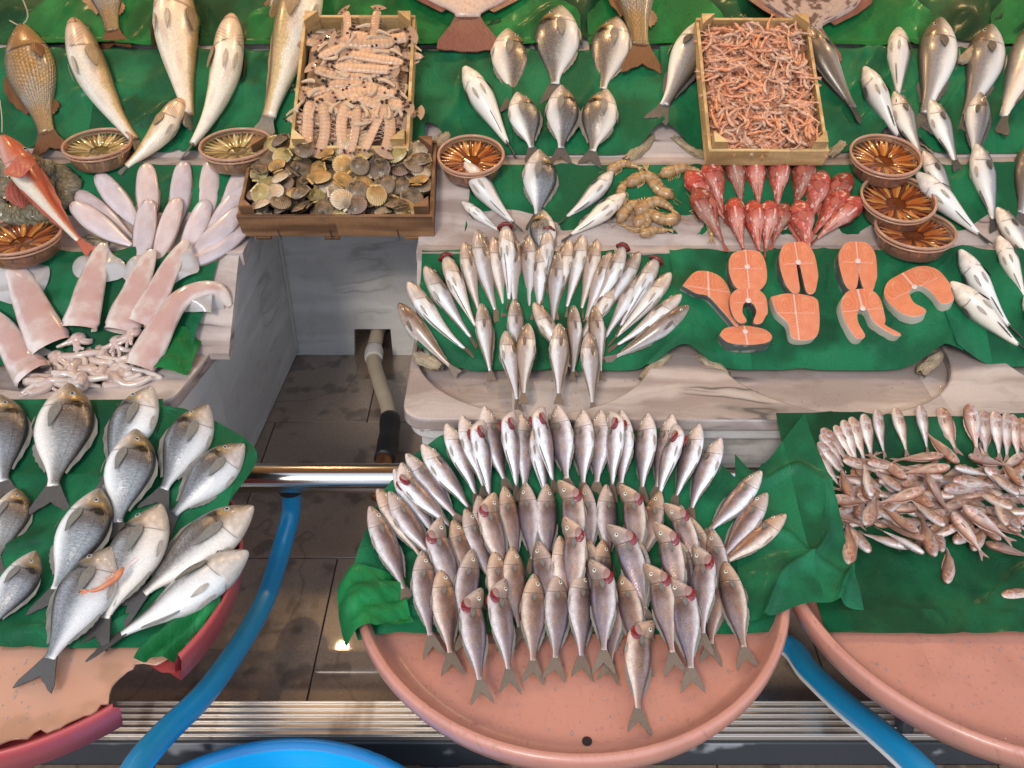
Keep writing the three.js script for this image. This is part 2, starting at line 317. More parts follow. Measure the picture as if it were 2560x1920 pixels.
roundTray(TRAYS.right, mPink, 'round pink plastic tray of small red mullet');
{ // broken tray: liner torn away along its front right, red shell below
  const t = thing('round_tray', 'broken round tray with a torn tan liner and red shell', 'tray'), tr = TRAYS.left, R = tr.R;
  const jag = a => { // angle from +x towards the viewer
    const d = a / RAD; let r = 1;
    if (d > 18 && d < 100) r = 1 - .06 * ss(18, 26, d) * (1 - ss(70, 100, d)) - .09 * ss(30, 34, d) * (1 - ss(42, 47, d));
    return r + (d > 16 && d < 104 ? .018 * (noise(d * .55, 3) - .5) * 2 + .01 * (noise(d * 2.2, 8) - .5) * 2 : 0);
  };
  const NA = 220, liner = grid(NA, 10, (u, v) => {
    const a = u * Math.PI * 2, k = jag(a), full = k > .985, r0 = full ? R - .03 : (R - .03) * k;
    let r = r0 * Math.min(1, v / .8), y = TRAY_FLOOR + .002; if (v > .8) { const w = (v - .8) / .2; if (full) { r = r0 + .022 * w; y += .04 * w; } else { r = r0 + .001 * w; y -= .004 * w; } }
    return [tr.x + Math.cos(a) * r, y, -tr.f + Math.sin(a) * r, Math.cos(a) * r, Math.sin(a) * r];
  });
  mesh('liner', liner, mTan, t);
  const shell = [[0, TRAY_FLOOR - .022], [R - .05, TRAY_FLOOR - .022], [R - .02, TRAY_FLOOR - .012], [R - .006, TRAY_FLOOR + .03], [R - .002, TRAY_RIM], [R + .005, TRAY_RIM - .001], [R + .006, TRAY_RIM - .012], [R - .004, TRAY_FLOOR - .02], [R - .04, TRAY_FLOOR - .03], [0, TRAY_FLOOR - .03]];
  // the shell is missing where the break is widest
  const a0 = 46 * RAD, a1 = (360 + 31) * RAD;
  const sg = grid(150, shell.length - 1, (u, v) => { const i = Math.round(v * (shell.length - 1)), a = a0 + (a1 - a0) * u, e = .012 * noise(i * 3.3, u < .5 ? 1 : 5), aa = u === 0 ? a + e * 5 : u === 1 ? a - e * 5 : a; return [tr.x + Math.cos(aa) * shell[i][0], shell[i][1], -tr.f + Math.sin(aa) * shell[i][0]]; });
  mesh('shell', sg, mRed, t);
  for (const a of [-2.35, -.79, 2.35]) mesh('leg', new THREE.CylinderGeometry(.016, .02, TRAY_FLOOR - .034, 12).translate(tr.x + Math.sin(a) * .13, (TRAY_FLOOR - .034) / 2 + .003, -(tr.f + Math.cos(a) * .15)), mIron, t);
}
// ---------- green paper sheets ----------
function sheet(label, x0, x1, fF, fB, H, mat, o = {}) {
  const { n = 90, m = 46, amp = .006, lift = .003, k = 1, group } = o;
  const g = grid(n, m, (u, v) => {
    const x = x0(v) + (x1(v) - x0(v)) * u, f = fF(x, u) + (fB(x, u) - fF(x, u)) * v;
    const y = sheetY(x, f, H, { amp, lift, k });
    if (o.extra) { const e = o.extra(x, f, u, v); return [e[0] ?? x, e[1] + (e[3] ? 0 : y), -(e[2] ?? f), x, f]; }
    return [x, y, -f, x, f];
  });
  return solo('green_paper', g, mat, label, 'paper', group);
}
const C = v => () => v;
function print(paperThing, text, x0, x1, f0, f1, H, o) { // lettering printed along the sheet, read upwards
  const cv = document.createElement('canvas'); cv.width = 64; cv.height = 256; const c = cv.getContext('2d'); c.fillStyle = '#000'; c.fillRect(0, 0, 64, 256); c.fillStyle = '#6a6a6a'; c.font = 'bold 34px sans-serif'; c.translate(46, 248); c.rotate(-Math.PI / 2); c.scale(1, 1); c.fillText(text, 0, 0, 240);
  const al = new THREE.CanvasTexture(cv); al.colorSpace = THREE.NoColorSpace;
  const m = solo('ink', grid(16, 40, (u, v) => { const x = mix(x0, x1, u) + .018 * v, f = mix(f0, f1, v); return [x, sheetY(x, f, H, o) + .0025, -f, u, v]; }), new THREE.MeshStandardMaterial({ color: lin(.003, .035, .016), alphaMap: al, transparent: true, roughness: .6, side: THREE.DoubleSide }), '', '');
  m.removeFromParent(); m.userData = {}; m.name = 'printed_lettering'; paperThing.add(m);
}
function sheetY(x, f, H, { amp = .006, lift = .003, k = 1 }) {
  const w = fbm(x * 9 + k * 5.3, f * 9 + k, 3), w2 = Math.pow(1 - Math.abs(2 * fbm(x * 4 + k * 2.7, f * 5 - k, 3) - 1), 9), w3 = Math.pow(1 - Math.abs(2 * fbm(x * 7 - f * 6 + k * 1.3, f * 3 + x * 2, 2) - 1), 14);
  return H(x, f) + lift + amp * (w * .6 + w2 * 1.1 + w3 * 1.4 - .15);
}
const wavy = (base, a, k) => x => base + a * (fbm(x * 6 + k, k * 3.1, 3) - .5) * 2;
const nearRidge = x => Math.max(...RIDGES.map(c => Math.exp(-(((x - c) / .06) ** 2))));
const front1 = x => 1.833 + .028 * nearRidge(x) + .002 * noise(x * 30, 1);
sheet('green paper under the fanned whiting', C(-.232), C(.44), front1, wavy(2.108, .016, 2), counterH, mPaper, { k: 1, amp: .006 });
const salmonPaper = sheet('green paper under the salmon steaks', v => .425 - .02 * v, C(1.10), front1, wavy(2.108, .018, 7), counterH, mPaper, { k: 2, lift: .0065, amp: .005, m: 50 });
print(salmonPaper, 'COMBALTEMEZ', .778, .802, 2.0, 2.075, counterH, { k: 2, lift: .0065, amp: .005 });
sheet('green paper under the bass piled right of the salmon', v => 1.085 - .05 * v, C(1.5), x => front1(x) + .004, wavy(2.106, .012, 9), counterH, mPaper, { k: 3, lift: .011, amp: .008 });
sheet('green paper under the prawns and red scorpionfish', v => -.125 + .02 * v, C(1.5), wavy(2.172, .012, 4), C(2.352), counterH, mPaper, { k: 4, n: 150, m: 24 });
const front3 = x => 2.404 + .055 * nearRidge(x) + .008 * (noise(x * 9, 4) - .5);
sheet('green paper under the upper bream', C(-.27), C(.44), front3, C(2.684), counterH, mPaper, { k: 5, n: 90, m: 36, amp: .007 });
sheet('green paper behind the shrimp crate', v => .425, C(1.08), front3, C(2.684), counterH, mPaper, { k: 6, lift: .006, amp: .008 });
sheet('green paper under the upper bass', C(1.065), C(1.7), front3, C(2.684), counterH, mPaper, { k: 7, lift: .009, amp: .006 });
sheet('green paper behind the large bent fish', C(-1.75), C(-.24), x => 2.408 + .012 * noise(x * 8, 9), C(2.684), counterH, mPaper, { k: 8, n: 130, lift: .004, amp: .009 });
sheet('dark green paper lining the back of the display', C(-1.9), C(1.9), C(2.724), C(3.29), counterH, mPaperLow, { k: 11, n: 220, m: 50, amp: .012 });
for (const [c, w, lab] of [[-1.17, .26, 'bright green paper flap above the bent fish'], [-.45, .32, 'bright green paper flap above the mantis shrimp crate'], [-.02, .22, 'bright green paper flap below the pale turbot'], [.42, .2, 'bright green paper flap above the upper bream'], [1.02, .21, 'bright green paper flap below the speckled turbot'], [1.6, .2, 'bright green paper flap beyond the upper bass']])
  sheet(lab, v => c - w * (1 - .35 * ss(.5, 1, v)), v => c + w * (1 - .35 * ss(.5, 1, v)), x => 2.690 - .012 * noise(x * 7, c * 9), x => 2.86 + .02 * noise(x * 9, 3), counterH, mPaperDry, { k: 20 + c * 7, n: 40, m: 26, lift: .02, amp: .006 });
// left counter
sheet('green paper under the pale sole', C(-1.30), C(-.73), wavy(2.17, .012, 12), C(2.352), counterH, mPaper, { k: 13, n: 80, m: 24 });
sheet('green paper under the oysters', C(-1.75), C(-1.285), wavy(2.168, .01, 14), C(2.352), counterH, mPaper, { k: 14, n: 50, m: 24, lift: .007 });
sheet('green paper under the squid', C(-1.55), v => -.80 + .05 * v, x => 1.835 - .03 * ss(-.95, -.82, x) + .01 * noise(x * 8, 2), wavy(2.105, .012, 15), counterH, mPaper, { k: 15, amp: .010, lift: .006 });
// tray papers
const inTray = (tr, f, over) => { const q = tr.R * over, d = f - tr.f; return Math.sqrt(Math.max(.004, q * q - d * d)); };
sheet('green paper in the bluefish tray', v => TRAYS.center.x - inTray(TRAYS.center, mix(1.118, 1.615, v), .995) - .012 * noise(v * 9, 2), v => Math.min(.5, TRAYS.center.x + inTray(TRAYS.center, mix(1.118, 1.615, v), 1.0)), x => 1.118 + .004 * noise(x * 12, 2) - .02 * ss(-.2, -.3, x), C(1.575), centerH, mPaper, { k: 30, n: 120, m: 70, lift: .002, amp: .005 });
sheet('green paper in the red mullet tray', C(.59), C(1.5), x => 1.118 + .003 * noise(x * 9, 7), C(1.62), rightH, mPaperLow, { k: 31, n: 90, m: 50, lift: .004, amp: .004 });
// sheet bridging from tray to tray
sheet('green paper bridging the two pink trays', v => .43 + .05 * v, v => .665 - .02 * ss(.6, 1, v), x => 1.135 + .02 * ss(.48, .6, x), x => 1.47 + .14 * Math.abs(x - .52) / .14, (x, f) => Math.max(centerH(Math.min(x, .5), f), rightH(Math.max(x, .62), f)) + .006 - .03 * Math.exp(-(((x - .53) / .06) ** 2)) * ss(1.25, 1.5, f) + .03 * Math.exp(-(((x - .54) / .06) ** 2)) * (1 - ss(1.15, 1.3, f)), mPaper, { k: 33, n: 60, m: 70, amp: .014, lift: .004 });
// paper tongue folded over the left rim of the pink tray
solo('green_paper', grid(30, 26, (u, v) => { // u from outside the rim inwards, v along the rim
  const a = (183 + 21 * v) * RAD, r = TRAYS.center.R + .035 - .13 * u, x = TRAYS.center.x + Math.cos(a) * r, f = TRAYS.center.f + Math.sin(a) * r;
  const over = u < .3 ? TRAY_RIM + .008 - .5 * (.3 - u) * (.3 - u) : mix(TRAY_RIM + .008, TRAY_FLOOR + .02, ss(.3, 1, u));
  return [x, over + .016 * fbm(u * 4, v * 6, 3) + .012 * Math.abs(Math.sin(v * 8 + u * 3)), -f, x * 1.2, f];
}), mPaperDry, 'bright green paper folded over the rim of the bluefish tray', 'paper');
sheet('green paper under the bream in the broken tray', C(-1.5), v => TRAYS.left.x + Math.min(.42, inTray(TRAYS.left, mix(1.085, 1.66, v), 1.03) - .018 + .12 * ss(.5, .8, v)) - .012 * noise(v * 8, 1), x => 1.085 + .006 * noise(x * 10, 5), C(1.66), (x, f) => leftH(x, f), mPaper, { k: 35, n: 100, m: 60, lift: .003, amp: .005 });
solo('green_paper', grid(30, 30, (u, v) => { const x = -.668 + .085 * u + .01 * Math.sin(v * 5) + .03 * (1 - v), f = 1.165 - .12 * v + .02 * u, fold = .03 * Math.abs(Math.sin(u * 5.2 + v * 2.2)) + .018 * fbm(u * 5, v * 5, 3); return [x, leftH(x, Math.max(1.1, f)) + .004 + fold * .7 - .05 * u * u * v, -f, x, f]; }), mPaperDry, 'crumpled bright green paper corner hanging from the broken tray', 'paper');
// flap over the right end of the squid basin
solo('green_paper', grid(24, 24, (u, v) => { const x = -.875 + .10 * u + .05 * v * (1 - u) * 0, f = 1.80 + .13 * v - .02 * u, y = .53 + .045 * Math.sin(Math.min(1, u * 1.1) * 2.6) * (.4 + v * .9) + .012 * fbm(u * 4 + 2, v * 5, 3) - .02 * u; return [x, y, -f, x, f]; }), mPaperDry, 'bright green paper flap at the end of the squid basin', 'paper');
// newspaper wads propping the paper edges
function wad(p, len, r, yaw, pitch, label) {
  const m = thing('newspaper_wad', label, 'newspaper', 'newspaper wads under the paper edges'), id = p.x * 31 + p.z * 17;
  for (let q = 0; q < 3; q++) { // loosely rolled layers
    const r0 = r * (1 - q * .26), a0 = 1.2 + q * 1.7 + hash(Math.round(id * 10), q) * 2;
    mesh('layer', grid(22, 12, (u, v) => {
      const a = a0 + u * 5.2, k = r0 * (.62 + .5 * u + .5 * (fbm(u * 5 + id, v * 4 + q * 7, 3) - .3)) * (1 - .35 * Math.pow(Math.abs(2 * v - 1), 3)), e = .012 * (noise(u * 9 + id, v < .5 ? 1 : 2) - .5);
      return [(v - .5) * len + e + .006 * (noise(u * 14, v * 9 + id) - .5), Math.cos(a) * k * .72 + .004 * (noise(u * 18 + id, v * 12) - .5), Math.sin(a) * k, v * len * 8, u];
    }), mNews, m);
  }
  m.position.copy(p); m.rotation.set(0, yaw, pitch); return m;
}
for (const [x, f, y, len, yaw, pitch, lab] of [[-.205, 1.845, .532, .07, -.5, -.2, 'crumpled newspaper under the paper by the drain pipe'], [.352, 1.842, .515, .10, .75, .25, 'crumpled newspaper between whiting and salmon'], [.492, 1.845, .515, .09, -.65, -.2, 'crumpled newspaper beside the empty end of the salmon paper'], [-.20, 2.43, .868, .08, .9, .4, 'crumpled newspaper above the orange anchovy tub'], [-.08, 2.425, .85, .11, -.8, -.3, 'crumpled newspaper beside the upper bream'], [.352, 2.425, .852, .12, .8, .3, 'crumpled newspaper below the dark bass'], [.492, 2.425, .852, .11, -.7, -.3, 'crumpled newspaper left of the shrimp crate'], [.905, 2.43, .853, .10, .8, .3, 'crumpled newspaper right of the shrimp crate'], [1.12, 2.43, .852, .09, -.7, -.3, 'crumpled newspaper below the belly-up bass'], [-.755, 2.155, .703, .07, .3, .1, 'curled newspaper under the sole paper'], [-1.09, 2.155, .70, .08, -.3, 0, 'grey crumpled newspaper under the gurnard tail'], [1.03, 1.85, .518, .09, .75, .2, 'crumpled newspaper beside the lowest bass'], [-.66, 2.42, .86, .10, .9, .3, 'rolled newspaper beside the large tail fin'], [1.31, 2.66, 1.045, .12, .6, .35, 'rolled newspaper between the upper bass']])
  wad(V(x, f, y - .004), len, .018, yaw, pitch, lab);
// ---------- lamps, awning and shop wall above the stall ----------
{
  const glow = new THREE.MeshStandardMaterial({ color: 0xffd9a0, emissive: lin(1, .62, .26), emissiveIntensity: 9, roughness: .3 });
  const w = thing('lamp_cable', 'black cable with hanging bulbs above the stall', 'cable');
  mesh('cable', tube([V(-3, 3.03, 2.42), V(-1, 3.03, 2.38), V(1, 3.03, 2.38), V(3, 3.03, 2.42)], .006, 40, 6), mBlack, w);
  for (const x of [-1.75, -.87, .02, .9, 1.75]) {
    const t = thing('hanging_bulb', 'bare warm bulb hanging on the cable above the stall', 'lamp', 'bulbs above the stall');
    t.position.copy(V(x, 3.03, 2.1));
    mesh('flex', new THREE.CylinderGeometry(.003, .003, .19, 6).translate(0, .185, 0), mBlack, t);
    mesh('lamp_holder', new THREE.CylinderGeometry(.018, .02, .05, 14).translate(0, .065, 0), mBlack, t);
    mesh('bulb', new THREE.LatheGeometry([[0, -.045], [.018, -.042], [.03, -.03], [.035, -.01], [.03, .012], [.018, .03], [.015, .042]].map(p => new THREE.Vector2(...p)), 20), glow, t);
    const l = new THREE.PointLight(lin(1, .64, .32), .95, 0, 2); l.position.set(0, -.06, 0); l.castShadow = true; l.shadow.radius = 1.6; t.add(l);
  }
  const aw = thing('awning', 'unseen brown canvas awning drawn forward over the stall to cut sky light', 'awning');
  const mCan = texMat(256, 256, (u, v) => [...mixc([.42, .25, .14], [.52, .33, .2], fbm(u * 8, v * 8, 4)), .5], 0, { roughness: .85 });
  mesh('canvas', grid(20, 10, (u, v) => [-4 + 8 * u, 2.62 + .35 * v + .02 * Math.sin(u * 40), -(1.05 + 3.4 * v), u * 8, v * 3]), mCan, aw);  // out of view; front edge extended to block sky light and direct the shading
  for (const x of [-3.6, 3.6]) mesh('post', new THREE.CylinderGeometry(.03, .03, 2.6, 12).translate(x, 1.3, -1.1), mIron, aw);
  const wall = solo('shop_wall', box(-6, 6, .006, 3.6, 4.5, 4.7), texMat(256, 256, (u, v) => [...mixc([.3, .19, .12], [.4, .27, .18], fbm(u * 9, v * 9, 4)), .5], 0, { roughness: .8 }), 'brown plaster shop wall behind the stall', 'wall');
}
// fish: kind, surface, snout x y f, tail x y f (millimetres), roll degrees, bend x 100
const FISH = [
  ['blue', '', 'T', [[-289,490,1364,-191,404,1167,172,-16,90], [-279,495,1412,-161,417,1251,170,-15,90], [-252,504,1394,-130,417,1249,170,10,90], [-248,509,1460,-133,428,1300,170,-3,90],
    [-225,522,1494,-91,439,1346,175,6,90], [-193,528,1518,-65,444,1365,144,5,105], [-143,545,1568,-62,451,1390,139,-9,105], [-109,552,1588,-50,456,1408,149,-8,105],
    [-60,562,1609,0,461,1426,149,15,105], [22,545,1602,26,455,1406,154,-8,105], [49,525,1584,77,448,1383,124,-7,105], [100,556,1620,120,460,1424,26,-2,105],
    [157,550,1611,149,457,1414,36,-2,105], [-69,481,1407,-26,411,1217,180,8,90], [-16,489,1427,15,414,1232,180,4,90], [28,493,1434,43,415,1237,10,-5,90],
    [73,490,1432,75,414,1234,170,16,90], [134,485,1424,151,413,1228,0,-12,90], [154,490,1432,159,415,1238,0,9,90], [-120,462,1354,-67,403,1165,180,-13,90],
    [-161,452,1303,-105,397,1113,180,8,90], [-96,472,1376,-27,406,1187,175,-10,90], [95,472,1298,101,397,1106,160,-12,90], [153,451,1308,160,397,1107,0,-1,90],
    [-177,457,1272,-141,397,1063,175,15,90], [-138,446,1236,-105,397,1024,170,6,90], [-79,456,1277,-89,397,1067,170,12,90], [-34,450,1282,-9,397,1077,170,0,90],
    [1,452,1288,21,397,1083,170,12,90], [52,455,1300,75,397,1095,10,-11,90], [43,446,1221,37,397,1006,170,-1,90], [87,446,1225,74,397,1013,170,-7,90],
    [132,447,1231,125,397,1016,160,1,90], [196,550,1611,176,458,1416,26,3,105], [241,552,1608,225,457,1412,31,-10,105], [299,554,1594,268,454,1403,46,1,105],
    [351,557,1586,293,455,1404,41,3,105], [407,549,1562,326,449,1386,41,-9,105], [449,537,1528,358,441,1356,41,12,105], [523,510,1451,370,431,1315,10,-7,90],
    [526,494,1401,392,417,1249,10,1,90], [555,480,1352,378,416,1244,15,-9,90], [198,489,1432,190,414,1236,160,2,90], [258,481,1416,244,411,1220,0,-11,90],
    [309,483,1418,244,414,1232,0,12,90], [348,471,1389,356,407,1196,0,16,90], [364,464,1360,403,403,1170,5,2,90], [404,461,1329,406,398,1128,5,14,90],
    [252,457,1302,244,397,1097,5,3,90], [183,451,1308,161,397,1109,170,6,90], [339,457,1302,326,397,1095,170,-5,90], [403,427,1261,359,397,1047,-10,11,90],
    [416,451,1249,425,397,1035,5,-6,90], [196,426,1226,169,397,1009,-5,-15,90], [214,443,1228,235,397,1017,10,-2,90]]],
  ['blue', 'g', 'T', [[-231,524,1461,-96,434,1329,160,8,90], [-64,554,1570,-39,449,1385,119,1,105], [4,559,1593,15,455,1405,124,-2,105], [67,563,1605,95,459,1418,124,-2,105],
    [-35,499,1395,4,408,1202,170,15,90], [96,507,1424,130,413,1230,10,-6,90], [-143,486,1337,-89,399,1143,170,-11,90], [103,500,1322,111,400,1124,15,-3,90],
    [-57,459,1172,-50,410,955,170,4,90], [-12,459,1196,-2,406,980,155,-12,90], [215,559,1593,207,456,1409,56,0,105], [353,554,1555,298,449,1384,61,16,105],
    [223,502,1417,251,412,1226,10,-1,90], [310,489,1373,369,407,1194,10,-16,90], [187,495,1304,257,397,1119,10,-12,90], [280,497,1310,331,397,1121,10,13,90],
    [355,477,1267,345,410,1055,20,15,90], [150,468,1236,164,399,1025,10,2,90], [254,464,1229,293,397,1022,10,-1,90], [297,458,1200,317,398,987,10,-2,90],
    [262,427,1120,214,397,907,160,15,90]]],
  ['whit', '', 'C', [[-281,624,1956,-129,509,1812,220,17,100], [-261,656,2008,-89,528,1864,138,46,100], [-221,675,2055,-81,540,1887,148,17,100], [-123,708,2127,-73,579,1940,158,11,100],
    [-90,721,2170,-32,580,1939,160,18,100], [-47,711,2149,-16,587,1952,158,2,100], [9,708,2146,11,583,1947,170,11,100], [43,714,2156,43,581,1945,27,-4,100],
    [77,703,2119,69,570,1928,42,9,100], [120,696,2099,101,560,1914,10,11,100], [149,710,2138,107,582,1945,30,11,100], [184,714,2156,129,585,1953,32,-10,100],
    [221,710,2138,168,584,1949,22,-4,100], [253,694,2098,173,566,1922,22,6,100], [327,696,2094,209,574,1934,22,0,100], [267,641,2027,145,531,1871,42,6,100],
    [334,660,2045,215,540,1885,42,-5,100], [401,667,2035,234,543,1889,57,-16,100], [421,640,1972,234,536,1878,32,-24,100], [436,626,1943,227,519,1853,-30,-27,100],
    [-76,622,1959,-49,506,1788,180,-4,100], [7,627,1973,17,506,1801,170,-2,100], [55,621,1964,156,506,1807,155,4,100], [153,618,1957,144,506,1786,0,-7,100],
    [205,616,1960,215,506,1788,0,2,100], [116,601,1896,108,518,1676,170,-1,100], [-16,588,1882,16,512,1662,150,-5,100], [39,601,1896,27,521,1674,10,10,100],
    [187,587,1876,186,508,1655,160,-4,100]]],
  ['whit', 'g', 'C', [[-170,701,2068,-75,557,1908,123,14,100], [-17,737,2167,-9,596,1965,113,-8,100], [93,732,2159,67,599,1969,70,-7,100], [284,716,2094,172,582,1946,30,-42,100],
    [368,696,2060,256,558,1909,62,7,100]]],
  ['bream', '', 'C', [[-12,1085,2752,3,916,2507,166,1,110], [142,1135,2812,116,935,2530,10,-4,110], [308,1112,2781,243,929,2521,10,4,110], [14,967,2538,64,834,2361,170,-3,110],
    [139,982,2553,133,831,2350,175,4,110], [264,974,2543,208,825,2345,8,-1,110], [74,868,2361,66,714,2180,170,3,110], [80,760,2212,88,659,2059,0,-4,110]]],
  ['bass', '', 'C', [[-134,1021,2595,11,838,2374,105,3,108], [-125,848,2323,34,712,2179,115,29,108], [-132,774,2232,-19,704,2173,105,-5,108], [271,822,2324,115,725,2203,50,-33,108],
    [299,790,2248,124,697,2154,60,-17,108], [551,1111,2741,395,909,2463,190,-15,108], [837,1105,2737,983,902,2473,-35,12,108], [1245,1111,2766,1125,886,2442,15,-8,108],
    [1391,1096,2750,1240,879,2452,15,-9,108], [1555,1119,2771,1330,873,2443,45,4,108], [992,1020,2599,1073,858,2388,95,9,108], [1072,966,2547,1122,830,2354,168,18,108],
    [1163,955,2510,1210,817,2331,172,1,108], [1306,968,2534,1250,824,2340,192,4,108], [1077,829,2295,1247,698,2135,125,19,108], [1421,863,2411,1335,722,2191,0,1,108],
    [1250,728,2122,1302,600,1973,130,-4,108], [1139,710,2080,1260,553,1902,110,22,108], [1090,668,1986,1280,527,1869,105,19,108], [1283,631,1981,1321,527,1873,110,1,108]]],
  ['bass', 'r', 'C', [[1124,1089,2750,1076,934,2505,120,-2,108], [1110,865,2359,1188,739,2222,168,0,108], [1262,874,2385,1274,709,2172,160,-3,108], [1274,767,2212,1352,655,2051,165,0,108]]],
  ['mull', '', 'R', [[649,508,1533,711,451,1449,160,-14,112], [669,513,1546,733,455,1465,160,5,112], [679,520,1566,732,459,1476,155,-5,112], [684,525,1579,744,467,1495,175,-1,112],
    [714,525,1589,755,466,1496,160,-15,112], [735,532,1599,757,468,1501,155,14,112], [756,533,1609,775,470,1510,160,15,112], [785,536,1616,788,472,1516,160,-4,112],
    [818,540,1629,821,475,1528,145,14,112], [860,540,1634,869,476,1531,150,-11,112], [917,543,1640,916,478,1537,140,-1,112], [965,538,1637,983,478,1537,190,9,112],
    [1019,557,1626,1023,478,1535,10,3,112], [1056,537,1627,1039,474,1525,170,-6,112], [1080,539,1623,1068,473,1522,160,1,112], [1105,538,1618,1082,472,1519,160,-1,112],
    [1117,535,1615,1108,471,1515,160,1,112], [1133,532,1608,1129,470,1510,0,0,112], [706,512,1487,807,474,1493,180,1,92], [736,499,1385,757,502,1504,30,-11,92],
    [704,477,1399,709,480,1507,180,1,92], [655,485,1394,758,455,1409,20,-12,92], [634,486,1381,729,441,1354,0,10,92], [659,451,1244,697,449,1380,-20,-7,92],
    [715,438,1288,682,440,1402,10,-9,92], [800,437,1302,709,427,1360,15,-14,92], [812,453,1270,746,442,1355,50,10,92], [828,455,1261,848,453,1392,180,4,92],
    [855,408,1234,883,423,1337,180,66,92], [904,510,1344,996,462,1286,30,6,92], [889,488,1348,942,432,1273,40,-12,92], [893,440,1314,989,431,1371,180,-14,92],
    [966,424,1327,1068,412,1291,-20,-15,92], [954,400,1208,1062,400,1219,180,-11,92], [980,511,1500,1083,479,1499,0,-14,92], [922,515,1460,826,472,1485,160,-4,92],
    [933,514,1459,1034,477,1471,155,1,92], [891,504,1403,1005,479,1430,200,-14,92], [708,482,1319,768,477,1428,0,3,92], [860,436,1292,880,437,1400,180,9,92],
    [841,517,1388,742,473,1388,170,-13,92], [919,481,1407,829,453,1458,10,-8,92], [989,482,1319,1005,475,1426,20,0,92], [1006,501,1474,1081,453,1413,180,-6,92],
    [1042,497,1393,1006,493,1495,10,-7,92], [832,490,1452,777,487,1542,170,15,92], [814,482,1422,770,475,1520,0,8,92], [871,471,1385,811,457,1471,180,-9,92],
    [865,481,1319,826,470,1419,0,5,92], [805,479,1302,760,467,1400,175,-13,92], [830,457,1302,752,442,1375,200,-2,92], [716,453,1367,743,457,1472,170,14,92],
    [743,479,1400,753,475,1508,140,11,92], [1073,484,1433,1063,480,1540,170,8,92], [1017,488,1362,963,469,1454,10,-10,92], [988,440,1319,952,442,1419,180,5,92],
    [1029,460,1333,1026,447,1436,0,0,92], [925,436,1297,994,432,1379,180,5,92], [797,449,1364,900,429,1369,170,-9,92], [841,451,1278,852,445,1385,0,1,92],
    [908,461,1339,825,419,1326,0,7,92], [985,480,1416,894,445,1431,180,0,92], [914,509,1421,1030,481,1436,190,-7,92], [910,493,1449,828,475,1518,0,5,92],
    [967,485,1507,915,511,1599,180,-9,92], [927,509,1504,825,479,1522,195,14,92], [760,505,1487,863,474,1493,180,-8,92], [856,525,1428,905,461,1357,-30,16,92],
    [781,475,1461,884,456,1469,180,-13,92], [824,475,1451,928,456,1468,0,9,92], [747,448,1378,647,429,1355,6.635715214831624,2,92], [935,451,1390,1041,437,1399,20.837871139327937,-8,92],
    [888,433,1393,792,448,1442,3.394783131496414,-14,92], [997,464,1502,1105,466,1500,12.18771176514575,11,92], [1067,447,1373,963,429,1366,-3.387420202320172,-7,92], [796,445,1435,896,458,1475,16.463609960146066,14,92],
    [716,460,1480,824,456,1469,190.35250499860965,-2,92], [701,466,1430,799,455,1476,5.7427427571931595,12,92], [932,458,1488,827,454,1461,173.4169868395743,7,92], [753,429,1375,860,433,1386,11.717487485947782,15,92],
    [916,430,1380,874,459,1477,-7.443961267100628,12,92], [818,451,1459,924,460,1480,-14.446304554327533,-1,92], [800,458,1483,713,443,1421,-8.999725221190474,4,92], [823,445,1440,718,456,1463,24.228269692616664,-3,92],
    [1041,439,1343,978,445,1430,187.5853036239675,-13,92], [677,451,1385,767,446,1446,165.62373401393356,1,92], [1003,471,1453,1108,460,1495,175.53696980492072,8,92], [1065,431,1391,1020,461,1485,-10.593298217557976,8,92],
    [956,459,1416,858,434,1390,171.7794599112959,7,92], [1027,433,1392,933,449,1445,194.48468188964048,-12,92], [789,429,1385,731,458,1473,23.06834276908466,11,92], [1089,452,1391,986,436,1398,24.110782115771805,9,92],
    [798,457,1488,857,437,1400,168.92445144193454,3,92], [885,437,1415,778,437,1399,150.7259054345665,14,92], [942,439,1338,916,449,1443,-13.23050679789414,-5,92], [918,443,1351,900,453,1457,177.66654935091108,-11,92],
    [925,448,1442,1032,445,1431,-1.8773401583905063,-8,92], [780,469,1452,677,474,1481,-5.454763744703849,14,92], [935,440,1422,1015,463,1491,25.772327061636524,-7,92], [917,422,1336,991,440,1412,16.201874812227615,1,92],
    [791,474,1529,713,454,1457,199.525182833674,-7,92], [1115,483,1501,1029,451,1452,-7.837043026386315,11,92], [1045,468,1451,1147,447,1437,179.17813655416396,-11,92], [801,441,1344,783,451,1451,5.436193740664141,14,92],
    [841,448,1452,751,436,1394,167.6725289866666,13,92], [903,449,1379,823,418,1318,199.79173513119656,-9,92], [844,474,1465,940,472,1527,18.196694333197875,-3,92], [976,448,1378,1066,421,1335,-2.598301294538331,-15,92],
    [867,448,1447,974,447,1436,11.64077162819019,-14,92], [1037,422,1356,1012,453,1457,152.13906380913176,-13,92], [831,463,1492,934,474,1524,16.904132755894274,2,92], [984,453,1465,1080,470,1512,154.22204979891984,-16,92],
    [988,437,1405,881,441,1417,8.169434460890212,3,92], [853,454,1402,749,440,1411,170.54729742023503,-5,92], [978,445,1362,1079,436,1405,-14.203880333436597,2,92], [1126,483,1544,1040,461,1485,165.35700050432095,-4,92],
    [788,469,1520,835,444,1428,194.158307297229,-6,92], [683,436,1399,789,432,1381,183.43632171556183,10,92], [1030,446,1441,1137,443,1423,16.682922456731518,-10,92], [816,478,1487,716,491,1529,-7.453968467867918,-15,92],
    [971,433,1397,895,457,1471,-17.362138725520175,-4,92], [826,437,1410,928,431,1375,154.02659352590638,-13,92], [1010,457,1482,1072,436,1398,25.391379085086,4,92], [817,460,1416,729,429,1369,27.73920529882387,-6,92],
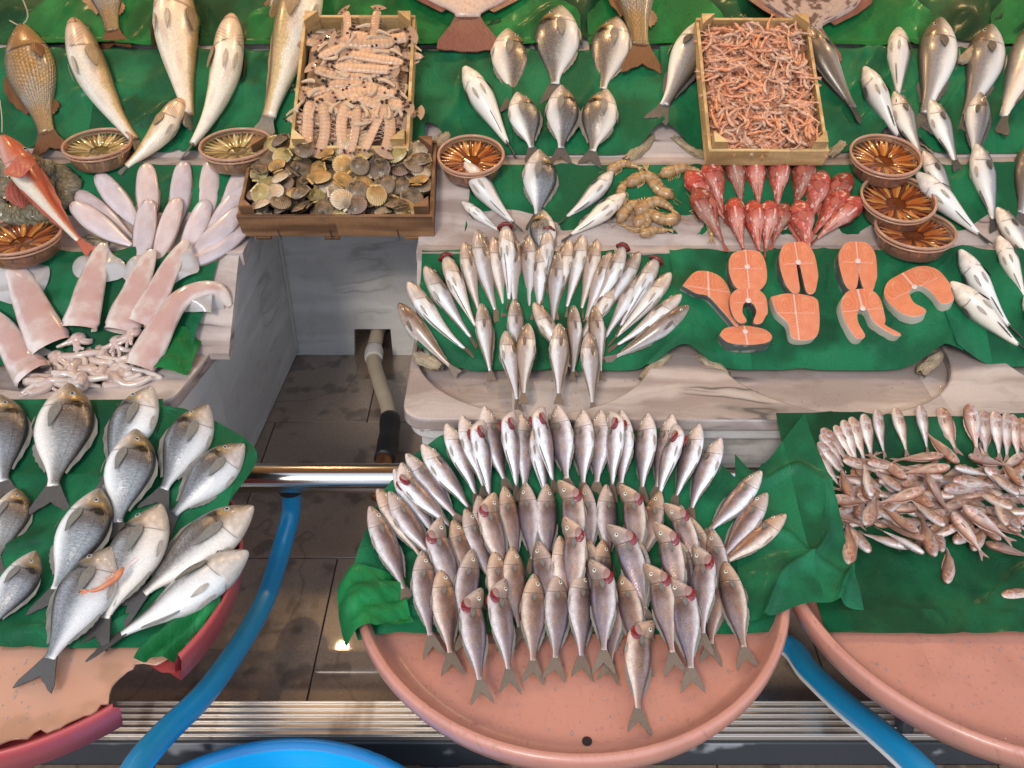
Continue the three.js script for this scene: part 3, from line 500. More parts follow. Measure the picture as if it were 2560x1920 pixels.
    [740,484,1491,804,443,1424,-6.14803875617126,-11,92], [775,460,1426,672,463,1457,175.95279718560764,-11,92], [731,460,1480,811,487,1550,159.59205057452994,-15,92], [858,436,1400,964,444,1424,18.53145124787998,0,92],
    [1006,434,1403,929,458,1475,163.6709504358801,-8,92], [917,462,1427,813,444,1426,196.68269425010433,10,92], [812,463,1423,906,460,1490,197.39096329891635,3,92], [975,423,1351,1053,444,1424,179.88365508144892,5,92],
    [1038,474,1465,1032,495,1573,1.3780960633317463,1,92], [802,444,1366,729,449,1445,20.674474714637952,-12,92], [850,465,1435,949,460,1494,13.909973448100487,13,92], [989,453,1401,1076,425,1352,14.56680371173043,3,92],
    [1015,446,1441,956,475,1528,12.926209309569657,10,92], [897,442,1355,844,450,1449,190.2242418100239,14,92], [873,452,1386,977,433,1384,20.671171080633613,-10,92], [879,460,1421,980,453,1458,5.88023977627989,-12,92],
    [886,464,1497,983,451,1452,187.2713333634992,16,92], [946,426,1368,839,433,1384,8.680418398548113,-5,92], [993,470,1516,900,455,1466,168.3022710347093,-11,92], [1002,468,1456,898,449,1443,192.2590197493597,-11,92],
    [859,460,1411,943,462,1491,177.12530632369467,0,92], [1077,476,1476,977,453,1458,178.13054187136262,-3,92], [915,447,1451,1002,434,1390,156.65292924114175,0,92], [728,460,1426,826,436,1396,28.36166654637161,0,92],
    [1147,485,1536,1063,458,1475,24.926885885618105,-16,92], [896,460,1484,1003,459,1477,159.40773759940998,4,92]]],
  ['scor', '', 'C', [[466,830,2300,580,719,2190,130,7,112], [531,840,2351,567,727,2201,150,-1,112], [598,848,2376,610,739,2218,110,-9,112], [654,848,2376,654,738,2217,100,-11,112],
    [483,807,2240,552,698,2094,140,5,112], [583,782,2237,602,681,2088,105,8,112], [728,845,2365,703,734,2211,60,10,112], [802,845,2365,743,738,2216,40,4,112],
    [837,820,2323,778,712,2178,20,10,112], [906,818,2312,790,717,2187,45,1,112], [886,795,2257,774,699,2155,20,-5,112], [917,784,2229,770,697,2129,55,5,112],
    [633,775,2233,637,678,2084,75,2,112], [678,775,2233,646,682,2089,70,-7,112], [722,770,2229,666,695,2109,30,-1,112], [754,777,2229,767,674,2078,30,1,112]]],
  ['bream', '', 'L', [[-1152,561,1653,-1063,455,1408,170,-2,110], [-1004,573,1681,-961,452,1381,172,1,110], [-818,568,1677,-870,460,1421,5,0,110], [-681,550,1631,-748,453,1387,-4,-4,112],
    [-818,540,1556,-805,433,1304,180,3,110], [-581,519,1531,-728,441,1340,-4,-3,112], [-529,485,1370,-753,408,1151,0,1,100], [-518,464,1263,-779,398,1075,32,-14,110],
    [-718,485,1375,-776,400,1077,12,-3,110], [-856,493,1415,-887,406,1149,175,-5,110], [-786,463,1277,-843,398,992,6,-5,110], [-1046,472,1439,-1023,420,1237,175,-3,110],
    [-938,457,1272,-984,396,1088,175,0,110]]],
  ['carp', '', 'C', [[-1420,1098,2742,-1258,843,2383,0,-4,100], [-1252,1292,3024,-1139,1042,2674,0,-3,100], [-627,1262,2989,-728,1064,2738,180,-2,100], [344,1344,3075,372,1000,2600,-10,-1,100]]],
  ['ling', '', 'C', [[-1263,1115,2734,-1007,846,2404,135,43,96], [-993,1207,2853,-885,886,2457,110,15,122], [-808,1124,2750,-899,842,2372,60,-58,96], [-916,956,2511,-1066,817,2331,20,-37,125]]],
  ['ling', 't', 'C', [[-594,1255,2901,-691,877,2441,10,-18,110]]],
  ['gurn', '', 'C', [[-1343,915,2326,-1063,707,2068,155,31,82]]],
  ['sole', '', 'C', [[-991,832,2351,-948,699,2157,0,2,88], [-890,836,2358,-883,700,2162,0,4,88], [-820,836,2373,-804,708,2170,0,-3,88], [-1117,815,2324,-960,710,2176,0,16,88],
    [-1163,783,2277,-978,699,2152,0,19,88], [-1160,772,2230,-966,699,2111,0,27,88], [-960,777,2239,-949,650,2035,0,2,88], [-884,779,2245,-916,653,2043,0,1,88],
    [-812,769,2258,-847,664,2045,0,-4,88], [-718,837,2359,-780,705,2168,0,-15,88], [-710,797,2306,-813,697,2127,0,4,88], [-709,764,2220,-873,672,2070,0,-46,88],
    [-708,744,2225,-851,669,2048,0,-54,88], [-698,725,2198,-867,668,2038,0,-51,88]]],
  ['turb', '', 'C', [[-144,1378,3099,-124,1051,2670,0,0,120], [887,1349,3064,854,1028,2639,180,1,120]]],
];
// ---------- fish ----------
const nodes = (...a) => { // smooth curve through [t, value] pairs
  const n = a.length; const m = a.map((p, i) => i === 0 ? (a[1][1] - p[1]) / (a[1][0] - p[0]) * 1.4 : i === n - 1 ? (p[1] - a[i - 1][1]) / (p[0] - a[i - 1][0]) : (a[i + 1][1] - a[i - 1][1]) / (a[i + 1][0] - a[i - 1][0]));
  return t => { if (t <= a[0][0]) return a[0][1]; for (let i = 1; i < n; i++) if (t <= a[i][0]) { const d = a[i][0] - a[i - 1][0], s = (t - a[i - 1][0]) / d, s2 = s * s, s3 = s2 * s; return Math.max(.002, (2 * s3 - 3 * s2 + 1) * a[i - 1][1] + (s3 - 2 * s2 + s) * d * m[i - 1] + (-2 * s3 + 3 * s2) * a[i][1] + (s3 - s2) * d * m[i]); } return a[n - 1][1]; };
};
const scaleNet = (t, s, nt, ns) => { // overlapping scales: 0 in the middle, 1 at the edge
  const r = Math.floor(s * ns), u = t * nt + (r % 2) * .5, a = u - Math.floor(u) - .5, b = s * ns - r - .5;
  return clamp(Math.hypot(a, b) * 1.7 - .25);
};
const g2 = (t, s, a, b, wa, wb) => Math.exp(-(((t - a) / wa) ** 2 + ((s - b) / wb) ** 2));
const gillLine = (t, s, g, w = .006) => Math.exp(-(((t - g - .05 * (1 - (2 * s - 1.05) ** 2) + .03) / w) ** 2)) * ss(.1, .25, s) * (1 - ss(.85, .98, s));
const mouthLine = (t, s, s0, len) => t < len ? Math.exp(-(((s - s0 - t * .4) / .03) ** 2)) * (1 - ss(len * .6, len, t)) : 0;
const KIND = {
  bream: {
    top: nodes([0, .0126], [.04, .0473], [.12, .1050], [.22, .1522], [.36, .1806], [.5, .1764], [.66, .1313], [.82, .0714], [.93, .0399], [1, .0378]),
    bot: nodes([0, .0126], [.04, .0420], [.12, .0861], [.24, .1313], [.38, .1575], [.52, .1554], [.66, .1208], [.82, .0630], [.93, .0357], [1, .0347]),
    wid: nodes([0, .0156], [.06, .0442], [.15, .0754], [.243, .0936], [.262, .0910], [.42, .1001], [.6, .0780], [.8, .0390], [1, .0143]),
    eye: [.135, .05, .021], eyeCol: 'grey', dorsal: [.28, .86, .03], anal: [.58, .84, .025], pect: [.27, -.02, .2, .03], tail: [.2, .115, .09], tailCol: 'dark', finCol: 'grey', rough: .25, metal: .6, bump: .0011,
    paint: (t, s, q) => {
      const st = noise(t * 150, s * 26) * .6 + noise(t * 60, s * 110) * .4;
      let c = mixc([.075, .073, .071], [.285, .28, .272], ss(.02, .36, s)); c = mixc(c, [.74, .73, .70], ss(.44, .74, s));
      c = mulc(c, 1 + (.95 * st - .475) * (1 - .75 * ss(.48, .68, s))); const net = scaleNet(t, s, 62, 44); c = mulc(c, 1 - .22 * net * (1 - ss(.6, .8, s)));  // scale speckle, its contrast raised to paint metallic glints into the flank
      const hd = 1 - ss(.21, .29, t - .035 * (1 - (2 * s - 1) ** 2)); c = mixc(c, mulc(mixc([.16, .115, .06], [.62, .55, .48], ss(.3, .72, s)), .75 + .5 * fbm(t * 40, s * 12, 3)), hd * .92);
      c = mixc(c, [.46, .3, .08], g2(t, s, .2, .36, .03, .1) * .6 + g2(t, s, .09, .2, .02, .1) * .5);
      c = mixc(c, [.018, .016, .015], clamp(g2(t, s, .275, .28, .032, .13) * 1.6 * (.5 + noise(t * 70, s * 30))));
      c = mixc(c, [.05, .045, .04], gillLine(t, s, .265) * .6 + mouthLine(t, s, .55, .08) * .8 + Math.exp(-(((s - .27 - .1 * t) / .006) ** 2)) * ss(.3, .34, t) * .55);
      return [...c, .5 + .35 * (st - .5) - .3 * net - .7 * gillLine(t, s, .265)];
    }
  },
  blue: {
    top: nodes([0, .0148], [.05, .0445], [.14, .0763], [.28, .1060], [.45, .1145], [.62, .0975], [.8, .0551], [.93, .0307], [1, .0286]),
    bot: nodes([0, .0170], [.05, .0466], [.14, .0827], [.28, .1145], [.45, .1251], [.6, .1060], [.78, .0583], [.93, .0307], [1, .0286]),
    wid: nodes([0, .0170], [.06, .0390], [.15, .0609], [.243, .0707], [.262, .0670], [.42, .0731], [.6, .0609], [.8, .0366], [1, .0122]),
    eye: [.125, .022, .02], eyeCol: 'pale', dorsal: [.5, .86, .02], anal: [.54, .86, .02], pect: [.275, -.005, .085, .018], tail: [.2, .105, .1], tailCol: 'brown', finCol: 'grey', rough: .26, metal: .66, bump: .0012,
    paint: (t, s, q) => {
      const bl = fbm(t * 5 + 3, s * 3, 3);
      let c = mixc([.10, .085, .088], [.27, .215, .215], ss(.02, .3, s)); c = mixc(c, [.36, .27, .245], ss(.25, .5, s) * .7); c = mixc(c, [.74, .72, .71], ss(.58, .82, s));
      c = mixc(c, [.42, .25, .13], ss(.48, .72, bl) * (1 - ss(.6, .8, s)) * .45); c = mixc(c, [.27, .21, .30], ss(.48, .7, fbm(t * 4 + 9, s * 4 + 2, 3)) * .45 * (1 - ss(.7, .9, s)));
      const che = Math.sin(t * 190 - Math.abs(s - .46) * 46) * ss(.3, .5, t) * (1 - ss(.22, .34, Math.abs(s - .46))); c = mulc(c, 1 + .035 * che);
      c = mulc(c, (.78 + .44 * noise(t * 220, s * 60)) * (.75 + .5 * fbm(t * 26, s * 10, 3)));
      const hd = 1 - ss(.19, .29, t - .035 * (1 - (2 * s - 1) ** 2)); c = mixc(c, mulc(mixc([.24, .19, .15], [.62, .52, .45], ss(.25, .7, s)), .8 + .4 * fbm(t * 50, s * 9, 3)), hd * .85);
      c = mixc(c, [.07, .05, .045], gillLine(t, s, .255) * .6 + mouthLine(t, s, .52, .1) * .9 + g2(t, s, .285, .5, .012, .035) * 1.2 * (t > .27 ? 1 : 0));
      return [...c, 0.5 + .04 * che + .2 * (noise(t * 160, s * 70) - .5) - .7 * gillLine(t, s, .255)];
    }
  },
  whit: {
    top: nodes([0, .0168], [.05, .0420], [.14, .0693], [.28, .0903], [.42, .0924], [.6, .0693], [.8, .0357], [1, .0189]),
    bot: nodes([0, .0168], [.05, .0441], [.14, .0735], [.28, .0966], [.42, .0987], [.58, .0714], [.8, .0357], [1, .0189]),
    wid: nodes([0, .0186], [.05, .0487], [.15, .0766], [.25, .0882], [.27, .0835], [.42, .0905], [.6, .0650], [.8, .0348], [1, .0139]),
    eye: [.1, .026, .017], eyeCol: 'pale', dorsal: [.32, .9, .018], anal: [.42, .9, .016], pect: [.275, .0, .12, .014], tail: [.13, .05, .02], tailCol: 'brown', finCol: 'brown', rough: .26, metal: .1, bump: .0006,
    paint: (t, s, q) => {
      const n = fbm(t * 14, s * 8, 4);
      let c = mixc([.15, .1, .07], [.33, .25, .2], ss(.05, .35, s + (n - .5) * .2)); c = mixc(c, [.40, .34, .32], ss(.3, .5, s)); c = mixc(c, [.76, .75, .74], ss(.5, .74, s + (n - .5) * .14));
      c = mulc(c, .86 + .28 * noise(t * 200, s * 50)); c = mixc(c, [.62, .5, .26], g2(t, s, .33, .8, .1, .05) * .45);
      const hd = 1 - ss(.21, .30, t - .03 * (1 - (2 * s - 1) ** 2)); c = mixc(c, mulc(mixc([.19, .125, .085], [.62, .5, .41], ss(.35, .8, s)), .7 + .6 * n), hd * .9);
      c = mixc(c, [.08, .05, .04], gillLine(t, s, .265) * .6 + mouthLine(t, s, .55, .09) * .8 + g2(t, s, .4, .87, .006, .03) * .4);
      return [...c, .5 + .2 * (noise(t * 120, s * 60) - .5) - .6 * gillLine(t, s, .265)];
    }
  },
  bass: {
    top: nodes([0, .0127], [.05, .0424], [.14, .0795], [.28, .1102], [.42, .1166], [.6, .0933], [.8, .0530], [.93, .0382], [1, .0382]),
    bot: nodes([0, .0148], [.05, .0445], [.14, .0827], [.28, .1187], [.42, .1272], [.58, .1039], [.8, .0530], [.93, .0360], [1, .0360]),
    wid: nodes([0, .0175], [.06, .0450], [.15, .0750], [.25, .0925], [.268, .0887], [.42, .1000], [.6, .0775], [.8, .0450], [1, .0175]),
    eye: [.12, .034, .016], eyeCol: 'grey', dorsal: [.34, .88, .022], anal: [.62, .86, .022], pect: [.285, -.02, .12, .024], tail: [.16, .085, .045], tailCol: 'dark', finCol: 'dark', rough: .32, metal: .32, bump: .0009,
    paint: (t, s, q) => {
      const n = fbm(t * 9, s * 5, 3), st = noise(t * 130, s * 120);
      let c = mixc([.06, .052, .045], [.23, .205, .18], ss(.06, .34, s + (n - .5) * .1)); c = mixc(c, [.36, .36, .37], ss(.3, .48, s)); c = mixc(c, [.8, .78, .73], ss(.5, .7, s + (n - .5) * .12));
      const net = scaleNet(t, s, 78, 52); c = mulc(c, (1 + (.44 * st - .22) * (1 - .8 * ss(.5, .7, s))) * (1 - .28 * net * (1 - ss(.55, .7, s))));
      const hd = 1 - ss(.21, .30, t - .03 * (1 - (2 * s - 1) ** 2)); c = mixc(c, mulc(mixc([.17, .12, .085], [.76, .7, .63], ss(.4, .74, s)), .75 + .5 * fbm(t * 30, s * 8, 3)), hd * .9);
      c = mixc(c, [.07, .05, .04], gillLine(t, s, .26, .008) * .7 + mouthLine(t, s, .58, .1) * .8 + Math.exp(-(((s - .36) / .006) ** 2)) * ss(.3, .36, t) * .3);
      c = mixc(c, [.05, .045, .04], g2(t, s, .25, .34, .014, .06) * .7);
      return [...c, .5 - .3 * net + .2 * (st - .5) - .7 * gillLine(t, s, .26)];
    }
  },
  mull: {
    top: nodes([0, .0354], [.04, .0708], [.12, .1062], [.28, .1274], [.45, .1227], [.62, .0944], [.8, .0531], [1, .0260]),
    bot: nodes([0, .0354], [.04, .0661], [.14, .0968], [.3, .1180], [.45, .1133], [.62, .0850], [.8, .0472], [1, .0260]),
    wid: nodes([0, .0283], [.05, .0543], [.15, .0779], [.25, .0873], [.27, .0826], [.42, .0850], [.6, .0614], [.8, .0354], [1, .0118]),
    eye: [.13, .052, .021], eyeCol: 'amber', dorsal: [.3, .8, .02], anal: [.58, .76, .016], pect: [.28, -.02, .12, .018], tail: [.18, .075, .09], tailCol: 'pink', finCol: 'pink', rough: .28, metal: .28, bump: .001,
    paint: (t, s, q) => {
      const n = fbm(t * 7, s * 5, 4), b = ss(.5, .64, fbm(t * 13 + 4, s * 9, 4));
      let c = mixc([.2, .11, .07], [.42, .26, .19], ss(.02, .4, s + (n - .5) * .25)); c = mixc(c, [.66, .56, .52], ss(.38, .66, s + (n - .5) * .2)); c = mixc(c, [.78, .72, .68], ss(.7, .9, s));
      c = mixc(c, [.42, .13, .09], b * .5 * (1 - ss(.72, .88, s))); c = mixc(c, [.68, .42, .1], g2(t, s, .45, .62, .2, .05) * .4);
      const net = scaleNet(t, s, 40, 30); c = mulc(c, (.84 + .32 * noise(t * 150, s * 80)) * (1 - .2 * net));
      c = mixc(c, [.36, .08, .06], g2(t, s, .17, .52, .035, .12) * .7 + g2(t, s, .06, .3, .03, .12) * .4); c = mixc(c, [.12, .03, .025], gillLine(t, s, .255) * .5);
      return [...c, .5 - .3 * net - .5 * gillLine(t, s, .255)];
    }
  },
  scor: {
    top: nodes([0, .0345], [.05, .0862], [.15, .1380], [.28, .1552], [.45, .1357], [.65, .0862], [.85, .0414], [1, .0276]),
    bot: nodes([0, .0345], [.05, .0805], [.15, .1265], [.3, .1472], [.45, .1288], [.62, .0805], [.85, .0391], [1, .0276]),
    wid: nodes([0, .0345], [.05, .0805], [.15, .1242], [.27, .1380], [.29, .1288], [.45, .1150], [.65, .0690], [.85, .0345], [1, .0161]),
    eye: [.15, .08, .022], eyeCol: 'amber', dorsal: [.24, .84, .035], anal: [.6, .8, .025], pect: [.3, -.02, .18, .05], tail: [.16, .045, .0], tailCol: 'red', finCol: 'red', rough: .55, metal: 0, bump: .004, lump: .22, coat: .15,
    paint: (t, s, q) => {
      const n = fbm(t * 9, s * 6, 4), b = fbm(t * 22 + 4, s * 15, 4);
      let c = mixc([.36, .04, .025], [.54, .10, .06], n); c = mixc(c, [.62, .28, .21], ss(.52, .76, b) * .6); c = mixc(c, [.66, .42, .35], ss(.6, .85, s) * ss(.25, .5, t) * .5);
      c = mixc(c, [.17, .075, .03], ss(.46, .6, fbm(t * 30, s * 22 + 8, 3)) * ss(.38, .58, fbm(t * 3, s * 3 + 2, 2)) * .85); c = mixc(c, [.74, .6, .54], ss(.66, .74, fbm(t * 14 + 3, s * 9 + 1, 3)) * .7);
      c = mulc(c, .8 + .4 * noise(t * 180, s * 120)); c = mixc(c, [.2, .02, .015], gillLine(t, s, .28, .01) * .7 + mouthLine(t, s, .55, .12) * .8);
      return [...c, n * .5 + b * .5 - .5 * gillLine(t, s, .28)];
    }
  },
  carp: {
    top: nodes([0, .02], [.05, .055], [.15, .1], [.28, .14], [.45, .15], [.62, .12], [.8, .072], [.93, .05], [1, .05]),
    bot: nodes([0, .02], [.05, .05], [.15, .09], [.28, .13], [.45, .142], [.6, .118], [.8, .066], [.93, .048], [1, .048]),
    wid: nodes([0, .02], [.06, .045], [.15, .072], [.255, .088], [.272, .083], [.42, .09], [.6, .07], [.8, .042], [1, .016]),
    eye: [.115, .03, .013], eyeCol: 'amber', dorsal: [.4, .78, .05], anal: [.72, .84, .04], pect: [.28, -.08, .13, .03], tail: [.17, .115, .06], tailCol: 'rust', finCol: 'rust', rough: .33, metal: .12, bump: .003,
    paint: (t, s, q) => {
      const n = fbm(t * 6, s * 4, 3), net = scaleNet(t, s, 30, 20), body = ss(.25, .275, t - .03 * (1 - (2 * s - 1) ** 2));
      let c = mixc([.13, .085, .03], [.37, .24, .1], ss(.05, .45, s)); c = mixc(c, [.5, .38, .2], ss(.5, .85, s)); c = mixc(c, [.3, .33, .34], ss(.45, .7, fbm(t * 4 + 5, s * 3, 3)) * .6 * body);
      c = mulc(c, .75 + .5 * noise(t * 90, s * 60)); c = mixc(c, [.045, .03, .014], net * net * body * .85);
      c = mixc(c, mulc([.24, .14, .06], .7 + .6 * n), (1 - body) * .7); c = mixc(c, [.05, .025, .015], gillLine(t, s, .27, .01) * .9 + mouthLine(t, s, .6, .06));
      return [...c, (1 - net) * body * .8 + .2 * noise(t * 100, s * 60)];
    }
  },
  ling: {
    top: nodes([0, .02], [.05, .045], [.14, .07], [.28, .09], [.45, .092], [.62, .074], [.8, .048], [.93, .034], [1, .034]),
    bot: nodes([0, .022], [.05, .05], [.14, .078], [.28, .102], [.45, .104], [.6, .084], [.8, .05], [.93, .034], [1, .034]),
    wid: nodes([0, .022], [.05, .05], [.15, .078], [.25, .088], [.42, .09], [.6, .07], [.8, .042], [1, .02]),
    eye: [.1, .03, .011], eyeCol: 'grey', dorsal: [.3, .9, .014], anal: null, pect: [.29, -.01, .17, .034], tail: [.1, .06, .0], tailCol: 'grey', finCol: 'tan', rough: .33, metal: .04, bump: .001,
    paint: (t, s, q) => {
      const n = fbm(t * 12, s * 7, 4), f = noise(t * 160, s * 90);
      let c = mixc([.12, .085, .05], [.30, .215, .11], ss(.1, .38, s + (n - .5) * .3)); c = mixc(c, [.58, .45, .22], ss(.34, .5, s + (f - .5) * .12)); c = mixc(c, [.82, .78, .66], ss(.5, .66, s + (n - .5) * .12 + (f - .5) * .08));
      c = mulc(c, .85 + .3 * f); const hd = 1 - ss(.18, .33, t - .03 * (1 - (2 * s - 1) ** 2)); c = mixc(c, mulc(mixc([.2, .13, .08], [.72, .55, .4], ss(.35, .7, s)), .75 + .5 * n), hd * .8);
      c = mixc(c, [.58, .27, .19], g2(t, s, .03, .6, .05, .4) * .75); for (let i = 0; i < 4; i++) c = mixc(c, [.36, .2, .13], Math.exp(-(((t - .15 - .026 * i - .22 * (s - .62)) / .0045) ** 2)) * ss(.52, .6, s) * (1 - ss(.86, .96, s)) * .7); c = mixc(c, [.62, .36, .27], ss(.55, .7, fbm(t * 6 + 2, s * 5, 3)) * .3);
      c = mixc(c, [.1, .055, .035], gillLine(t, s, .27, .008) * .7 + Math.exp(-(((t - .055 - .05 * (1 - s)) / .006) ** 2)) * ss(.5, .6, s) * .7 + mouthLine(t, s, .6, .09) * .8);
      return [...c, .5 + .25 * (f - .5) - .6 * gillLine(t, s, .27)];
    }
  },
  gurn: {
    top: nodes([0, .035], [.05, .065], [.14, .1], [.26, .112], [.4, .1], [.6, .066], [.8, .036], [1, .022]),
    bot: nodes([0, .03], [.05, .05], [.14, .08], [.28, .1], [.42, .092], [.6, .06], [.8, .033], [1, .022]),
    wid: nodes([0, .03], [.05, .055], [.15, .085], [.26, .094], [.28, .088], [.42, .082], [.6, .056], [.8, .032], [1, .014]),
    eye: [.17, .07, .02], eyeCol: 'grey', dorsal: [.3, .86, .03], anal: [.45, .84, .02], pect: [.27, -.02, .2, .1], tail: [.12, .05, .02], tailCol: 'red', finCol: 'red', rough: .33, metal: 0, bump: .001, wing: true,
    paint: (t, s, q) => {
      const n = fbm(t * 8, s * 5, 4); let c = mixc([.44, .065, .03], [.56, .14, .07], n); c = mixc(c, [.74, .66, .52], ss(.45, .66, s + (n - .5) * .2) * ss(.22, .34, t)); c = mixc(c, [.62, .3, .2], ss(.5, .7, s) * (1 - ss(.22, .3, t)) * .7);
      c = mulc(c, .82 + .36 * noise(t * 150, s * 90)); c = mixc(c, [.3, .03, .02], Math.exp(-(((s - .3) / .012) ** 2)) * (.5 + .5 * Math.sin(t * 260)) * ss(.3, .36, t) + gillLine(t, s, .265, .008) * .6);
      return [...c, n];
    }
  },
  sole: {
    top: nodes([0, .04], [.03, .075], [.1, .11], [.25, .135], [.45, .14], [.65, .118], [.85, .07], [.95, .04], [1, .025]),
    bot: nodes([0, .04], [.03, .07], [.1, .105], [.25, .13], [.45, .138], [.65, .115], [.85, .066], [.95, .038], [1, .025]),
    wid: nodes([0, .02], [.04, .045], [.12, .06], [.3, .066], [.5, .062], [.7, .048], [.9, .028], [1, .012]),
    eye: null, dorsal: [.08, .96, .014], anal: [.14, .96, .014], pect: null, tail: [.08, .035, .0], tailCol: 'brown', finCol: 'brown', rough: .3, metal: 0, bump: .0005,
    paint: (t, s, q) => {
      const n = fbm(t * 8, s * 4, 4); let c = mixc([.50, .43, .45], [.70, .64, .67], n); c = mixc(c, [.62, .46, .42], ss(.6, .78, fbm(t * 4, s * 3 + 5, 3)) * .5 + (1 - ss(.04, .12, t)) * .35);
      c = mulc(c, .94 + .12 * noise(t * 120, s * 40)); if (q < 0) c = mixc(c, mulc([.12, .085, .065], .7 + .6 * n), 1); c = mixc(c, [.3, .2, .17], (1 - ss(.0, .09, Math.min(s, 1 - s) + (n - .5) * .08)) * .8); c = mixc(c, [.36, .27, .25], mouthLine(t, s, .3, .1) * .8 + ss(.0, .03, t) * g2(t, s, .05, .3, .05, .03) * .5);
      return [...c, .5 + .2 * (n - .5)];
    }
  },
  turb: {
    top: nodes([0, .03], [.05, .09], [.2, .23], [.4, .3], [.6, .285], [.8, .225], [.9, .14], [.96, .065], [1, .055]),
    bot: nodes([0, .03], [.05, .09], [.2, .23], [.4, .3], [.6, .285], [.8, .225], [.9, .14], [.96, .065], [1, .055]),
    wid: nodes([0, .015], [.1, .035], [.3, .05], [.5, .05], [.75, .035], [1, .016]),
    eye: null, dorsal: [.06, .93, .06], anal: [.14, .93, .06], pect: null, tail: [.2, .14, -.02], tailCol: 'maroon', finCol: 'maroon', rough: .36, metal: 0, bump: .0012,
    paint: (t, s, q) => {
      const n = fbm(t * 7, s * 6, 4), b = ss(.5, .62, fbm(t * 24, s * 20, 4)); const ed = ss(.62, .95, Math.abs(2 * s - 1) + (n - .5) * .2);
      let c = mixc([.6, .48, .42], [.72, .62, .56], n); c = mixc(c, [.4, .2, .17], ed * .5); if (q < 0) c = mixc(c, mixc([.28, .17, .12], [.1, .055, .045], b), .45 + .4 * b + .15 * n);
      else c = mixc(c, [.5, .33, .2], ss(.7, .78, noise(t * 60, s * 50)) * .5);
      return [...mulc(c, .88 + .24 * noise(t * 150, s * 120)), n];
    }
  },
};
const finMats = {}, finBase = texMat(64, 64, (u, v) => { const r = .5 + .5 * Math.sin(v * Math.PI * 32 + 2 * noise(u * 9, v * 9)), k = .6 + .4 * (r * .45 + .55 * noise(u * 14, v * 24)); return [k, k, k, r]; }, .0006, { roughness: .4 });
for (const [k, c] of Object.entries({ dark: [.105, .098, .092], brown: [.25, .185, .135], grey: [.24, .23, .2], pink: [.5, .3, .24], red: [.52, .14, .1], rust: [.17, .075, .035], tan: [.34, .25, .15], maroon: [.22, .09, .075], pale: [.6, .53, .44] })) { finMats[k] = finBase.clone(); finMats[k].color = lin(...c); }
const eyeMats = { pale: flat(.62, .58, .46, { roughness: .15 }), grey: flat(.3, .3, .28, { roughness: .15 }), amber: flat(.56, .34, .12, { roughness: .15 }) };
const mPupil = flat(.008, .008, .01, { roughness: .08, clearcoat: 1 });
const mGill = texMat(64, 64, (u, v) => [...mixc([.11, .006, .008], [.27, .016, .018], noise(u * 40, v * 6)), noise(u * 40, v * 6)], .001, { roughness: .25, clearcoat: .6 });
const mThroat = flat(.30, .17, .15, { roughness: .3 }), mMouth = flat(.09, .018, .016, { roughness: .3 });
for (const k in KIND) KIND[k].tone = [];
function skin(k, i) { // three tones of each kind, one texture
  const K = KIND[k];
  if (!K.mat) K.mat = texMat(512, 256, (u, v) => { const q = v < .5 ? 1 : -1, s = v < .5 ? v * 2 : 2 - v * 2; return K.paint(u, s, q); }, K.bump, { roughness: K.rough, metalness: K.metal, clearcoat: K.coat ?? .45, clearcoatRoughness: .18 }, true);
  if (K.metal > .3 && !K.mat.metalnessMap) {
    const w = 64, h = 64, d = new Uint8Array(w * h * 4); for (let j = 0; j < h; j++) for (let q = 0; q < w; q++) { const v = (j + .5) / h, s = v < .5 ? v * 2 : 2 - v * 2, t = (q + .5) / w, o = (j * w + q) * 4; d[o] = 255; d[o + 1] = 255; d[o + 2] = Math.round(255 * (1 - ss(.46, .72, s)) * ss(.12, .34, t)); d[o + 3] = 255; }
    const m = new THREE.DataTexture(d, w, h); m.magFilter = THREE.LinearFilter; m.wrapS = m.wrapT = THREE.RepeatWrapping; m.needsUpdate = true; K.mat.metalnessMap = m; K.mat.metalness = K.metal;
  }
  const tones = k === 'scor' ? [[1, 1, 1], [.62, .66, .6], [1.0, .85, .8]] : k === 'blue' ? [[1.05, 1.05, 1.08], [.80, .73, .72], [.92, .76, .64]] : [[1, 1, 1], [.86, .85, .86], [1.0, .93, .86]], j = i % 3;  // bluefish tones hold painted light: sky-bright for the rear, warm reflection in front
  if (!K.tone[j]) { K.tone[j] = K.mat.clone(); K.tone[j].color = lin(...tones[j]); }
  return K.tone[j];
}
const BL = k => 1 - KIND[k].tail[0]; // body share of the whole length
function surfY(k, x, z) { const K = KIND[k], t = clamp(x / BL(k)), h = z > 0 ? K.top(t) : K.bot(t), q = clamp(Math.abs(z) / h); return K.wid(t) * Math.sqrt(1 - q * q); }
function bodyGeo(k) {
  const K = KIND[k], NT = 44, NS = 24, B = BL(k);
  return grid(NS, NT + 2, (u, v) => {
    let j = Math.round(v * (NT + 2)) - 1, c = 1; if (j < 0) { j = 0; c = .01; } if (j > NT) { j = NT; c = .01; }
    const w = j / NT, t = mix(w, w * w, .35), a = u * Math.PI * 2, ca = Math.cos(a), sa = Math.sin(a);
    const x = (c < 1 && j === 0 ? -.006 : t * B);
    if (K.lump) c *= 1 + K.lump * (fbm(t * 11 + 3, ca * 3 + 5 + sa, 3) - .5) * (1 - ss(.3, .8, t));
    return [x, K.wid(t) * sa * c, (ca > 0 ? K.top(t) : K.bot(t)) * ca * c, t, u];
  });
}
